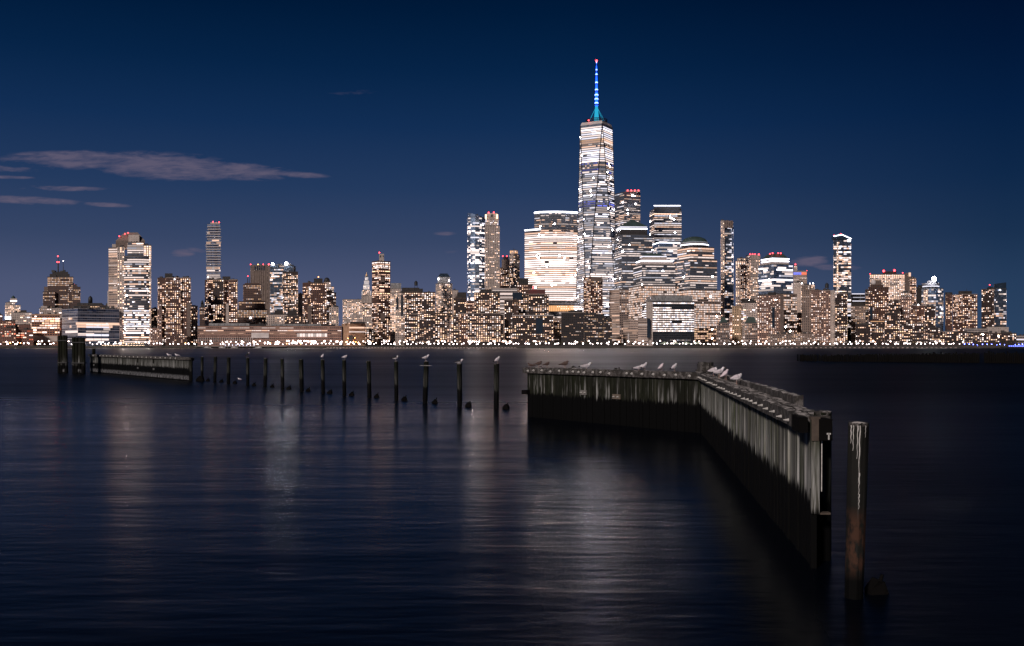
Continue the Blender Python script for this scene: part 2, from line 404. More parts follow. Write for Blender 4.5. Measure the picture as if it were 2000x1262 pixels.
style('dkres', (.045, .027, .022), fh=2.95, bw=3.8, ww=.52, wh=.48, p=0.47, tints='WWPPYW', lev='2344', maxrun=1)
style('dkres_lo', (.030, .023, .022), p=.30, tints='WWPY', lev='223')
style('pinkres', (.22, .135, .11), fh=2.9, bw=3.8, p=0.42, tints='WWPP', lev='2334', maxrun=1, ww=.46)
style('beigeres', (.25, .185, .155), fh=2.9, bw=3.8, p=0.3, tints='WPPY', lev='2233', maxrun=1, ww=.46)
style('stone', (.46, .38, .34), fh=3.3, bw=3.2, ww=.42, wh=.5, p=.18, tints='PWC', lev='234')
style('stone_lit', (.46, .38, .34), fh=3.2, bw=3.8, ww=.45, wh=.5, p=0.36, tints='WWPY', lev='2344', maxrun=1)
style('deco', (.085, .048, .038), fh=3.6, bw=2.9, ww=.45, wh=.48, p=.28, tints='WPY', lev='233', coh=.6, run=.7, maxrun=1)
style('brick_warm', (.30, .13, .075), fh=4.0, bw=4.6, ww=.72, wh=.58, p=.55, run=.6, tints='WWYP', lev='3344', coh=.3)
style('brick_low', (.16, .075, .055), fh=3.6, bw=3.8, ww=.5, wh=.45, p=.25, tints='WWPR', lev='2334')
style('off_bright', spark=.026, col=(.20, .165, .155), fh=4.0, bw=2.0, ww=.90, wh=.52, p=.985, run=.95, maxrun=5, tints='PPPPW', lev='3344', coh=.06)
style('off_side', (.44, .34, .29), fh=4.0, bw=3.2, ww=.8, wh=.34, p=.38, run=.8, maxrun=5, tints='WWP', lev='123', coh=.5)
style('off_dark', (.075, .080, .095), fh=4.0, bw=2.2, ww=.84, wh=.42, p=.42, run=.72, maxrun=3, tints='PPWC', lev='2233', coh=.55, glass=.35, dark=(.07, .09, .13), rp=.72, spark=.026)
style('off_grid', spark=.007, col=(.24, .18, .15), fh=4.0, bw=3.2, ww=.66, wh=.58, p=.88, run=.5, maxrun=1, tints='PPW', lev='2333', coh=.1)
style('off_grid_dim', (.20, .15, .13), fh=4.0, bw=3.2, ww=.66, wh=.52, p=.5, run=.5, maxrun=1, tints='PW', lev='1223', coh=.3)
style('off_mid', spark=.02, col=(.16, .14, .14), fh=4.0, bw=3.0, ww=.86, wh=.56, p=.75, run=.8, maxrun=3, tints='PPCW', lev='2334', coh=.3, glass=.2, dark=(.04, .05, .07))
style('glass_blue', (.10, .13, .18), fh=3.6, bw=3.0, ww=.94, wh=.80, p=.22, run=.6, maxrun=3, tints='PPC', lev='2334', coh=.6, glass=.85, dark=(.22, .30, .42), rp=.62)
style('glass_dark', (.03, .035, .045), fh=3.6, bw=2.8, ww=.9, wh=.7, p=.25, run=.55, maxrun=2, tints='WPC', lev='2233', coh=.5, glass=.6, dark=(.09, .12, .17), rp=.62)
style('citi', (.13, .12, .125), fh=3.9, bw=2.0, ww=.9, wh=.5, p=.6, run=.85, maxrun=4, rp=.82, spark=.026, tints='PPCW', lev='2334', coh=.75, glass=.6, dark=(.06, .08, .115))
style('wtc', (.20, .215, .25), fh=4.0, bw=3.0, ww=.93, wh=.52, p=.78, run=.85, maxrun=4, tints='PPCW', lev='3344', coh=.3, glass=.6, dark=(.14, .17, .23))
style('slabs', (.50, .47, .50), fh=4.6, bw=4, ww=.98, wh=.86, p=.05, glass=.6, dark=(.10, .13, .20))
style('blank', (.14, .10, .085), dark=(.12, .09, .075), p=0)
style('blank_dark', (.03, .026, .025), dark=(.028, .024, .023), p=0)
style('blank_stone', (.44, .37, .335), dark=(.30, .25, .22), p=0)
style('blank_grey', (.24, .23, .235), dark=(.2, .2, .2), ww=.5, wh=1.0, bw=2.5, p=0)
style('louvre', (.17, .13, .11), dark=(.12, .09, .08), ww=.5, wh=1.0, bw=4, p=0)
style('frame_black', (.02, .02, .024), fh=3.9, bw=3.0, ww=.78, wh=.46, p=.93, run=.9, maxrun=1, tints='PPPC', lev='3344', coh=.1)
style('terrace', (.42, .36, .34), fh=3.8, bw=6, ww=.95, wh=.45, p=.6, run=.8, maxrun=3, tints='PCW', lev='2334')
style('school', (.27, .16, .125), fh=4.6, bw=3.4, ww=.86, wh=.30, p=.42, run=.72, maxrun=3, tints='WPP', lev='1223', coh=.3)
style('stack', (.33, .31, .34), fh=4.1, bw=3.4, ww=.96, wh=.76, p=.03, run=.7, maxrun=3, tints='PW', lev='23', glass=.8, dark=(.14, .19, .28))
# ------------------------------------------------------------------ the skyline, from the left end of the shore to the right
def simple(name, D, label, xs, yt, yb, st, pents=(), clut=None, **k):
    b = Bld(name, D, label); b.v(xs, yt, yb, st, **k)
    for (a0, a1, y, y1) in pents: b.v((a0, a1), y, y1, 'blank_dark', base=y1, dd=5, name='penthouse', win=False, depth=12)
    if clut: b.clutter(*clut)
    return b
def R(n, *a, **k): b = simple(n, *a, **k); b.done(); return b

# far pale tower with bright crown
b = Bld('apartment_tower', 2600, 'small far pale tower with floodlit stepped crown at the skyline end')
b.v((10, 40), 596, 626, 'stone_lit', p=0.60); b.v((11, 29), 591, 596, 'stone_lit', base=596, dd=4, name='upper_tier')
t = b.v((20, 33), 583, 591, 'blank_stone', base=591, dd=8, name='crown', win=False); b.rim(t[0], t[1], Z(588, 2608), RIM_L, .8); b.lathe(26, [(4, 583), (3, 580), (1, 578), (.1, 577)], COPPER, dd=12)
b.box('lit_panel', 10, 21, 618, 623.5, RIM_L); b.done()
R('low_rise', 1980, 'grey low block with rooftop huts behind the brick houses at the skyline end', (22, 62), 611, 645, 'stone', pents=((40, 52, 606, 611),), clut=(25, 60, 611, 6))
b = Bld('low_rise', 1900, 'dark brick low block with lit top floor beneath the far pale tower'); b.v((0, 30), 627, 671, 'brick_low'); b.v((30, 60), 634, 644, 'brick_low', dd=6); b.clutter(2, 28, 627, 4); b.done()
R('brick_house', 1790, 'red brick low house at the very edge of the shore', (-14, 5), 615, 671, 'brick_low', clut=(-10, 4, 615, 2))
R('brick_house', 1770, 'small red brick block beside the orange lit brick building', (31, 65), 644, 671, 'brick_low', clut=(33, 62, 644, 3))
R('brick_house', 1760, 'low rusty brick row building with small windows near lamps', (4, 31), 641, 671, 'brick_low', clut=(6, 28, 641, 3))
b = Bld('warehouse', 1800, 'orange brick warehouse with rows of large warm lit windows'); b.v((62, 117), 615, 654, 'brick_warm'); b.v((116, 128), 624, 660, 'brick_low', dd=6, name='side_wing')
b.box('cornice', 61, 118, 613.5, 616, plain('cornice_stone', (.36, .22, .15)), dd=-.6, t=1.2); b.box('base_course', 63, 112, 656, 667, STONE, dd=-.5, t=.7); b.clutter(66, 110, 614, 4); b.done()
b = Bld('mid_rise', 1960, 'beige low building stepping down beside the antenna topped brick tower'); b.v((77, 121), 602, 616, 'stone'); b.v((80, 92), 598, 602, 'blank_stone', base=602, dd=4, win=False, name='penthouse'); b.clutter(92, 120, 602, 5); b.done()
b = Bld('art_deco_tower', 2100, 'dark brick telephone tower with two antenna masts on a cluttered roof')
b.v((93, 143), 541, 604, 'deco', p=.3, bands=((550, 560, dict(p=.97, run=.9)), (560, 568, dict(p=.1)))); b.v((84, 107), 570, 604, 'deco', dd=-8, name='wing', p=.5); b.v((86, 94), 560, 570, 'blank', base=570, dd=3, name='wing', win=False)
b.v((134, 150), 556, 600, 'deco', dd=-4, name='wing', p=.06); b.v((141, 157), 561, 600, 'deco', dd=-10, name='wing', p=.06)
b.v((97, 136), 535, 541, 'blank_dark', base=541, dd=6, name='roof_equipment', win=False); b.v((102, 133), 531, 535, 'blank_dark', base=535, dd=8, name='roof_equipment', win=False)
b.clutter(97, 134, 531, 9, 9, DARKM); b.mast(113.5, 498, 532, 10, 1.6); b.beacon(113, 500.5, 10, 1.5); b.beacon(112, 512, 8, 1.3); b.beacon(115, 512, 8, 1.3); b.mast(123.5, 512, 532, 10, .9); b.beacon(123.5, 510, 10, .7, WHITE_L); b.beacon(146, 556, 5, .9); b.done()
b = Bld('mid_rise', 1950, 'dark low building with small rooftop dome behind the glass office block'); b.v((143, 212), 597, 604, 'dkres_lo'); b.v((150, 200), 592, 597, 'blank_dark', base=597, dd=5, name='penthouse', win=False)
b.lathe(176.5, [(4, 592), (4, 584), (3.2, 581), (1.6, 579), (.1, 578)], DARKM); b.clutter(145, 210, 596, 9, 6, DARKM); b.done()
b = Bld('office_block', 1740, 'long low glass office block with white floor bands and bright middle windows')
q = b.v((121, 152, 233), 602, 671, 'slabs', a=14, bands=((602, 625, dict(p=.02)), (625, 667, dict(p=.16, run=.8, maxrun=3, lev=[2, 3], tints='PW'))))
wh = plain('white_fascia', (.55, .52, .55), .7)
for i in range(8):
    zz = Z(603 + i * 8.4, 1740); mb = MB(); mb.tube([(q[0][k][0], q[0][k][1] - .35, zz) for k in (0, 1, 2)], .38, 5); part(mb, 'floor_band', wh, b.root)
A_, B_ = q[0][1], q[0][2]; ln = math.hypot(B_[0] - A_[0], B_[1] - A_[1]); ang = math.atan2(B_[1] - A_[1], B_[0] - A_[0])
for y0, y1, t, l in ((632, 635, 'P', 3), (637.5, 639.8, 'C', 3), (646, 649, 'P', 2), (652.5, 656.5, 'C', 3), (661, 665, 'P', 3)):
    for k in range(3):
        f0 = .20 + k * .185; f1 = f0 + .175; f = (f0 + f1) / 2
        mb = MB(); mb.box((A_[0] + (B_[0] - A_[0]) * f, A_[1] + (B_[1] - A_[1]) * f - .5, (Z(y0, 1740) + Z(y1, 1740)) / 2), (ln * (f1 - f0), .5, Z(y0, 1740) - Z(y1, 1740)), ang); part(mb, 'window', glow(t, l), b.root)
b.clutter(130, 225, 602, 6, 8, DARKM); b.done()

b = Bld('office_tower', 1810, 'granite tower with bowed glass front and peaked crown above the white banded block')
cb = ((478, 492, dict(p=.95, run=.95, lev=[2, 3])), (492, 503, dict(p=.55)), (503, 532, dict(p=.9)), (532, 590, dict(p=.5)), (590, 604, dict(p=.15)), (604, 663, dict(p=.9, lev=[3, 4, 4])))
b.v((212, 229, 243), 484, 604, 'off_side', name='stone_wing', p=.42, a=66, bands=((484, 496, dict(p=.98, lev=[3])), (529, 534, dict(p=.9, lev=[3]))))
b.v((229, 243), 482, 671, 'stone_lit', dd=-2, name='stone_pier', bands=((482, 530, dict(p=.7)), (530, 600, dict(p=.5))))
b.v(('arc', 239, 289, 9, 12), 500, 671, 'citi', dd=-10, name='glass_front', bands=cb); b.v((249, 280), 473, 500, 'citi', base=500, dd=-4, name='glass_front', bands=cb)
b.v((281, 295), 479, 671, 'stone_lit', dd=-3, name='stone_pier', bands=((479, 505, dict(p=.98, lev=[4])), (505, 671, dict(p=.55))))
b.v((210, 214), 568, 600, 'blank_stone', dd=14, name='side_wing', win=False)
b.v((226, 283), 470, 482, 'blank', base=482, dd=4, name='crown', win=False); b.v((219, 288), 477, 485, 'blank_stone', base=485, dd=6, name='shoulder', win=False)
pts, nf = foot((226, 283), 1815, 30); b.frustum(pts, Z(470, 1815), Z(453, 1815), .45, plain('crown_stone', (.17, .13, .115)), 'roof', (1.5, 0))
b.v((251, 272), 459, 473, 'blank_stone', base=473, dd=1, name='crown_gable', win=False); b.beacon(233, 461.5); b.beacon(244, 457); b.beacon(250, 455); b.done()
R('low_rise', 1850, 'dark low blocks between the bowed glass tower and the brown apartment slab', (294, 312), 603, 660, 'dkres_lo', pents=((298, 306, 601, 604),))
R('low_rise', 1780, 'narrow beige brick building squeezed beside the bowed glass tower', (294, 310), 641, 671, 'pinkres')
b = Bld('apartment_tower', 1770, 'brown brick apartment slab with zigzag balconies beside the bowed glass tower')
b.v((308, 325), 543, 671, 'brown2', dd=4, p=0.44); b.v((324, 353), 543, 671, 'brown2', p=0.50); b.v((352, 372.5), 543, 671, 'brown2', dd=5, p=0.40); b.v((310, 316), 590, 671, 'pinkres', dd=-3, name='bay', p=0.32); b.v((372, 374), 592, 640, 'brown', dd=8, name='bay')
b.v((365, 372), 592, 648, 'blank', dd=-4, name='stair_wall', win=False)
b.v((322, 337), 534, 543, 'blank_dark', base=543, dd=5, name='penthouse', win=False); b.clutter(340, 370, 543, 5); b.beacon(341, 545.5, -3, .9, WHITE_L); b.done()
R('mid_rise', 1800, 'slender beige block with one column of lit windows beside brown apartment slab', (369, 386), 598, 671, 'stone_lit', pents=((372, 381, 596, 598),))
R('mid_rise', 1745, 'low brown brick block with pale gable at the foot of the apartment slab', (341, 365), 655, 671, 'brown')
b = Bld('gothic_tower', 2100, 'small dark spired tower rising behind trees left of the slim stacked tower'); b.v((390, 401), 600, 628, 'deco', p=.2); b.v((392, 399), 594, 600, 'blank_dark', base=600, dd=3, win=False, name='upper_tier'); b.lathe(395, [(3, 594), (2.4, 590), (.1, 586)], DARKM, dd=12, name='spire', n=8); b.done()
b = Bld('stacked_tower', 2500, 'slim tower of shifted glass boxes and white balconies with red beacons')
ys = 443; k = 0; rn = random.Random(5)
while ys < 546:
    h = 4.9; off0 = rn.choice([0, 0, 1.2, -1, 2]); off1 = rn.choice([0, 0, -1.2, 1, 0]); p_ = .85 if 519 < ys < 531 or ys > 534 else (.5 if 472 < ys < 486 else .08)
    b.v((403 + off0 * .8 + (1.5 if ys < 470 else 0), 430.5 + off1 * .8), ys, ys + h, 'stack', base=ys + h, dd=rn.uniform(-2, 2), p=p_, name='storey_box', depth=28)
    b.box('balcony', 402.5 + off0, 431.5 + off1, ys - .35, ys + .65, PALE, dd=-3.5, t=3); ys += h; k += 1
b.v((405, 430), 438, 443, 'stack', base=443, dd=2, name='storey_box'); b.v((411, 429), 434.5, 438, 'blank_stone', base=438, dd=4, win=False, name='crown'); b.beacon(416, 433.5, 5, 1.7); b.beacon(428, 434.5, 5, 1.7); b.beacon(422, 435, 5, 1.0)
b.beacon(406, 541, -5, 1.2, WHITE_L); b.v((404, 430), 546, 548, 'blank_dark', win=False, dd=3, name='base'); b.done()
b = Bld('apartment_tower', 1840, 'brown apartment tower standing directly below the slim stacked tower'); b.v((400, 408, 436), 546, 631, 'brown2', a=70); b.v((416, 437), 546, 631, 'dkres', dd=2, p=0.40); b.clutter(404, 430, 546, 4); b.done()
b = Bld('apartment_tower', 1850, 'brown twin apartment tower with dark penthouse next to the one below the stack'); b.v((434.5, 447), 547, 631, 'brown2', p=0.28); b.v((447, 464), 547, 631, 'brown2', dd=-3, p=0.50); b.v((441, 447), 593, 631, 'blank_stone', dd=-6, name='stair_wall', win=False)
b.v((434.5, 450), 540, 547, 'blank_dark', base=547, dd=4, name='penthouse', win=False); b.clutter(450, 463, 547, 3); b.done()
b = Bld('art_deco_tower', 1960, 'dark red brick stepped tower without antennas before the windowless slab')
b.v((464, 521), 605, 632, 'deco', dd=-9, p=.7, bands=((622, 632, dict(p=.2)),)); b.v((466, 518), 589, 605, 'deco', base=605, dd=-5, name='upper_tier', p=.3); b.v((475, 510), 556, 589, 'deco', base=589, dd=0, name='upper_tier', p=.12, bands=((560, 566, dict(p=.8)),)); b.v((478, 507), 553, 556, 'deco', base=556, dd=3, name='upper_tier', win=False)
b.mast(483.5, 540, 553, 8, .9); b.mast(487, 542, 553, 8, .6); b.beacon(484, 539.5, 8, 1.0); b.beacon(489.5, 621, -12, 1.6, WHITE_L); b.done()
b = Bld('windowless_tower', 2250, 'tall brown windowless slab with square vents near its top')
b.v((489, 527.5), 517.5, 600, 'louvre', win=False)
for i in range(5): b.box('vent', 497 + i * 4.3, 500.4 + i * 4.3, 519.5, 528, DGLASS, dd=-.5)
for i in range(6): b.box('rib', 496.1 + i * 4.3, 496.9 + i * 4.3, 518.5, 606, plain('brown_rib', (.24, .18, .15)), dd=-1.2, t=1.2)
b.clutter(500, 525, 517.5, 4); b.beacon(489.5, 516.5, 3); b.beacon(514, 516.5, 3); b.beacon(525, 516.5, 3, 1.8); b.beacon(504, 516.8, 3, 1.4, emit('amber_lamp', (1, .45, .15), 6)); b.done()
b = Bld('office_tower', 2200, 'black glass tower crowned by two dazzling white floodlights')
b.v((527.5, 574), 518, 622, 'glass_dark', p=.05, bands=((532, 536, dict(p=.97, lev=[3], run=.9)), (538, 542, dict(p=.8, lev=[4])), (545, 548, dict(p=.3, lev=[4])), (570, 632, dict(p=.6, coh=.8))))
b.v((552, 582), 531, 622, 'dkres', dd=-8, name='lit_wing', p=0.58, bands=((531, 534, dict(p=0)),)); b.v((573, 578), 520, 531, 'glass_dark', base=531, dd=4, name='upper_tier', win=False)
b.beacon(532.5, 515.5, -2, 2.4, STAR, 'floodlight'); b.beacon(559, 515, -2, 3.3, STAR, 'floodlight'); b.clutter(540, 570, 518, 5); b.done()
R('mid_rise', 2300, 'narrow white slab glowing behind the black floodlit tower', (581, 591), 574, 620, 'blank_stone', clut=(582, 590, 574, 2))
R('low_rise', 1900, 'low lit sandstone block at the foot of the windowless slab', (520, 562), 615, 632, 'stone_lit', pents=((536, 553, 606, 615),), clut=(522, 560, 615, 4))
R('low_rise', 1880, 'low dark block with white rooftop box between two towers', (556, 592), 618, 632, 'dkres', pents=((561, 580, 606, 618),))
b = Bld('apartment_tower', 1900, 'brown apartment tower with dark penthouse beside domed stone tower'); b.v((591, 608, 631), 552, 634, 'brown2', a=66, p=0.30); b.v((607, 638), 553, 634, 'brown2', dd=-3, p=0.40); b.v((601, 609), 597, 634, 'blank', dd=-6, name='stair_wall', win=False)
b.v((613, 630), 544, 552, 'blank_dark', base=552, dd=4, name='penthouse', win=False); b.clutter(592, 612, 552, 3); b.beacon(622, 541, 6, 1.0, emit('orange_lamp', (1, .35, .12), 8)); b.beacon(605.5, 565, -6, 1.3, WHITE_L); b.done()
b = Bld('stone_tower', 1960, 'stone tower with small dark dome and rounded shoulders beside brown apartments'); b.v((631, 656.5), 572, 640, 'stone', p=.3); b.v((631, 652), 560, 572, 'stone', base=572, dd=3, name='upper_tier', p=.8); b.v((632, 646), 551, 560, 'stone', base=560, dd=5, name='upper_tier')
b.lathe(638.5, [(6, 551), (5.6, 547), (4, 544), (2, 542.5), (.1, 542)], DARKM); b.done()
R('mid_rise', 1850, 'low beige apartment wing stepping down beside the domed stone tower', (643, 661), 600, 640, 'stone_lit', clut=(645, 660, 600, 3))
b = Bld('school_building', 1735, 'very long low brown brick building with ribbon windows behind the boat pier')
b.v((386, 667), 637, 659, 'school', bands=((652, 657, dict(p=.5)),)); b.v((408, 487), 631.5, 637, 'blank_grey', base=637, dd=4, win=False, name='roof_screen'); b.v((487, 520), 633, 637, 'blank_dark', base=637, dd=5, win=False, name='roof_screen'); b.v((530, 627), 633, 637, 'blank_grey', base=637, dd=4, win=False, name='roof_screen'); b.v((627, 655), 634, 637, 'blank_dark', base=637, dd=4, win=False, name='roof_screen')
b.box('entrance_panel', 491, 525, 650, 660, PALE, dd=-1, t=1.2)
for i in range(11): b.box('window', 580 + i * 5.4, 584.6 + i * 5.4, 651.5, 658, glow('P', 3 if i % 3 else 2), dd=-.8)
for i in range(26): b.box('column', 388 + i * 4.2, 388.8 + i * 4.2, 659, 668, PALE, dd=-1.6, t=1)
b.clutter(400, 640, 633, 8); b.done()
UPL = emit('orange_uplight', (1, .33, .10), 30, True)
b = Bld('vent_building', 1720, 'square brick building with round gable window and orange uplit bays')
bk = plain('lit_brick', (.36, .22, .14), nscale=.2); b.v((667.5, 684, 714), 632, 671, 'blank', a=64, win=False, mat=bk)
b.v((684, 713), 628.5, 632, 'blank_dark', base=632, dd=3, name='roof', win=False); b.lathe(675, [(4.5, 632), (4, 630), (2.6, 628.6), (.1, 628)], PALE, dd=8, name='gable')
b.box('lit_band', 682, 712, 638.5, 641.5, glow('W', 3), dd=-.5)
for i in range(14): b.box('window', 682 + i * 2.2, 683.2 + i * 2.2, 647, 649.5, glow('P', 3), dd=-.5)
b.box('door', 681, 689, 655, 669, DARKM); [b.beacon(x_, y_, -6, .55, UPL, 'uplight') for x_, y_ in ((677.5, 667), (679.5, 661), (690.5, 667), (693, 660), (675.8, 668.5), (695, 668))]; b.done()
b = Bld('municipal_tower', 2700, 'brilliant white wedding cake tower with golden tip behind beige slab')
fl = plain('floodlit_white_stone', (.86, .86, .90), .8, noise=.08, nscale=.2)  # near-white stone colour holds the brightness of the floodlighting
b.v((669.5, 729), 585, 640, 'stone_lit', p=0.40); b.v((706, 727), 578, 592, 'stone_lit', base=592, dd=-4, name='upper_tier', p=0.16)
for (x0, x1, y0, y1) in ((708, 723, 566, 578), (709.5, 721.5, 556, 566), (711, 720.5, 548, 556), (713, 718.8, 541, 548)):
    b.v((x0, x1), y0, y1, 'stone_lit', base=y1, dd=4 + (578 - y1) / 6, name='lit_tier', p=.25, mat=fl if y0 < 566 else None)
for px in (707.5, 724.5): b.lathe(px, [(1.3, 578), (1.3, 571), (.1, 567)], fl, dd=5, name='corner_turret', n=8)
b.lathe(716, [(2.6, 541), (2.2, 538), (1, 535), (.1, 531)], plain('gilt_copper', (.95, .62, .32), .5), dd=18, name='spire', n=10); b.done()
R('mid_rise', 1900, 'beige mid block tucked between white spire tower and tall brown tower', (708, 729), 604, 650, 'stone_lit', clut=(710, 727, 604, 4))
R('low_rise', 1770, 'low brown block with many small lights below the beige mid block', (712, 730), 644, 671, 'brown2')
b = Bld('apartment_tower', 1785, 'tallest brown brick apartment tower with white rooftop lantern and red beacon'); 
bb = ((508, 578, dict(p=.72, lev=[3, 4], run=.6, maxrun=3)),)
b.v((726.5, 740, 762.5), 510, 671, 'brown2', a=62, p=0.40, bands=bb)
b.v((740.5, 750), 496, 510, 'blank_stone', base=510, dd=10, name='roof_lantern', win=False); b.box('opening', 742.3, 744.2, 498.5, 502.5, DARKM, dd=9.4); b.box('opening', 747.3, 749, 498.5, 502.5, DARKM, dd=9.4); b.beacon(741, 493.5, 12, 1.2); b.mast(748.8, 493, 497, 12, .3); b.box('stair_wall', 743, 751, 541, 551, BROWNS); b.box('stair_wall', 743, 752, 612, 628, BROWNS); b.done()
b = Bld('office_tower', 2000, 'white gridded office tower with ribbed blank crown behind tall brown tower'); b.v((762, 784), 564, 650, 'stone_lit', p=0.72, bands=((564, 569, dict(p=0)),)); b.v((763, 783.5), 553, 564, 'blank_grey', base=564, win=False, name='crown', mat=None); b.done()
b = Bld('mid_rise', 1890, 'white framed apartment block with dark strips beside gridded office tower'); b.v((772, 791), 572, 655, 'stone_lit', p=0.48); b.box('dark_strip', 774, 778, 580, 604, DGLASS); b.box('dark_strip', 783, 787, 576, 618, DGLASS); b.clutter(774, 790, 572, 3); b.done()
b = Bld('apartment_tower', 1820, 'dark apartment block with round water tank above its roof'); b.v((790, 829), 571, 618, 'dkres', p=0.53); b.v((824, 850), 571, 618, 'dkres', dd=-3, p=0.53); b.v((785, 819), 562, 571, 'blank_dark', base=571, dd=8, name='penthouse', win=False); b.v((818, 826), 564, 571, 'blank_dark', base=571, dd=5, name='penthouse', win=False); b.tank(812.5, 548, 562, 3.2, 12); b.done()
b = Bld('apartment_block', 1760, 'wide dark apartment block glittering with windows beneath the water tank'); b.v((790, 828), 614, 671, 'dkres', p=0.48); b.v((828, 850), 612, 671, 'dkres', dd=-4, p=0.40); b.v((850, 873), 612, 671, 'dkres', dd=2, p=0.54); b.clutter(792, 870, 614, 7); b.done()
b = Bld('stone_tower', 1910, 'cream stone tower with tall slot windows and hexagonal glass crown'); b.v((851, 862, 883.5), 553.5, 622, 'stone_lit', a=66, p=0.40, bands=())
b.v((855, 879), 541, 553.5, 'blank_grey', base=553.5, dd=6, name='glass_crown', win=False); pts, nf = foot((855, 879), 1916, 18); b.frustum(pts, Z(541, 1916), Z(534, 1916), .6, DGLASS, 'crown_roof')
rn = random.Random(8)
for j in range(9):
    for i in range(5):
        if rn.random() < .6: x = 865 + i * 3.7 + (1.4 if j % 2 else 0); b.box('slot_window', x, x + 1.3, 559 + j * 6.6, 563.4 + j * 6.6, DGLASS, dd=-6, t=8)
b.beacon(856.5, 545, 0, 1.8, WHITE_L); b.beacon(877, 548, 0, 1.1, WHITE_L); b.done()
R('mid_rise', 2000, 'small white topped block between slot window tower and brown apartments', (882, 895), 567, 610, 'blank_stone')
b = Bld('apartment_tower', 1840, 'brown apartment block with square dark penthouse below the twin supertalls'); b.v((886, 911), 583, 625, 'dkres', p=0.40); b.v((910, 926), 588, 625, 'brown2', dd=3, p=0.50); b.v((893, 911), 571, 583, 'blank_dark', base=583, dd=6, name='penthouse', win=False); b.done()
b = Bld('apartment_block', 1770, 'brown brick waterfront block with pale stone corner strip'); b.v((873, 882), 620, 671, 'stone_lit', p=0.32); b.v((881, 900), 619, 671, 'dkres', dd=-3, p=0.40); b.clutter(875, 898, 620, 4); b.done()
b = Bld('apartment_block', 1795, 'black apartment block topped by penthouse and little water tank'); b.v((926, 976.5), 571.5, 618, 'dkres', p=0.50); b.v((938, 960), 565, 571.5, 'blank_dark', base=571.5, dd=6, name='penthouse', win=False); b.tank(942.5, 556, 565.5, 2.6, 10); b.done()
b = Bld('apartment_block', 1755, 'broad brown waterfront apartment block with dense grid of yellow windows'); b.v((897, 914), 613, 671, 'brown2', dd=4, p=0.48); b.v((913, 978), 613, 671, 'dkres', p=0.66); b.v((978, 984), 618, 671, 'dkres', dd=4, p=0.32); b.clutter(900, 975, 613, 8); b.done()
b = Bld('glass_tower', 2300, 'curved blue glass skyscraper with slanted top beside cream stone one')
pts, nf, z0, z1 = b.v(('poly', [(913, 14), (914.5, 6), (919, 2), (928, 0), (936, 2), (941, 7), (947, 14)]), 424, 600, 'glass_blue', p=.12, bands=((438, 446, dict(p=.55, tints='P', lev=[3, 4])), (446, 456, dict(p=.6, tints='P', lev=[4])), (482, 508, dict(p=.6, tints='P', lev=[3, 4])), (508, 600, dict(p=.45, tints='PPC', lev=[2, 3, 4]))), depth=34)
mb = MB(); n = len(pts); tops = []
for q_ in pts: px = 1000 + q_[0] / q_[1] * F; tops.append((q_[0], q_[1], z1 + max(0, (947 - px) / 34) * 10.5 + .2))
mb.add([(p_[0], p_[1], z1) for p_ in pts] + tops, [(i, (i + 1) % n, n + (i + 1) % n, n + i) for i in range(n)] + [tuple(range(n, 2 * n))]); part(mb, 'slanted_crown', plain('blue_glass', (.16, .22, .33), .25, .5, nscale=.05), b.root)
b.clutter(926, 936, 421, 3, 10, DARKM); b.done()
b = Bld('stone_tower', 2250, 'slender cream limestone skyscraper with glowing corner lanterns at its crown')
b.v((946.5, 949, 976), 441, 592, 'stone_lit', a=50, p=0.28, bands=((441, 466, dict(p=.08)), (466, 474, dict(p=.75)), (474, 500, dict(p=.2)))); b.v((948, 973.5), 424, 441, 'stone', base=441, dd=3, name='upper_tier', p=.3); b.v((951, 971), 416.5, 424, 'blank_stone', base=424, dd=6, name='crown', win=False)
for x in (949, 971): b.box('corner_lantern', x - 1.6, x + 1.6, 419, 427, emit('lantern_glow', (1, .66, .4), 3), dd=-.6, t=3)
b.box('opening', 959, 962.5, 419, 426, DARKM, dd=5.4); b.beacon(954.5, 415.5, 6, 1.6); b.beacon(964.5, 415, 6, 1.6); b.done()
b = Bld('office_tower', 2350, 'dark ribbed tower with red beacons between cream skyscraper and gold topped tower'); b.v((976, 983), 524, 560, 'brown2', dd=-10, p=0.56); b.v((980, 995), 507, 560, 'louvre', p=.0); b.v((983, 993), 501, 507, 'blank_dark', base=507, win=False, dd=3, name='crown'); b.v((978, 994), 527, 560, 'brown2', dd=-16, p=0.60, name='lit_wing'); b.beacon(982, 500.5, 3, 1.4); b.beacon(990, 500.5, 3, 1.4); b.done()
b = Bld('stone_tower', 2400, 'slim beige tower crowned by glowing golden box'); b.v((994.5, 1003, 1015), 497, 562, 'stone_lit', a=50, p=0.28); b.v((996, 1011), 489, 497, 'stone_lit', base=497, dd=5, name='lit_crown', p=1.0, bands=((480, 500, dict(p=1, tints='WA', lev=[3, 4])),)); b.mast(1003.5, 484, 489, 14, .6); b.done()
b = Bld('parking_building', 1950, 'low white slab building with bright horizontal bands behind apartment blocks'); q = b.v((961, 1012), 563, 618, 'terrace', p=.0)
for i in range(7): b.box('lit_band', 962, 1011, 566 + i * 7, 568.4 + i * 7, glow('P', 3 if i % 2 else 2), dd=-.5)
b.done()
b = Bld('apartment_tower', 1830, 'brown apartment tower with tall square penthouse at the foot of bright curved tower'); b.v((1010, 1040), 556, 625, 'brown2', p=0.28); b.v((1012.5, 1032), 543.5, 556, 'blank_dark', base=556, dd=6, name='penthouse', win=False); b.done()
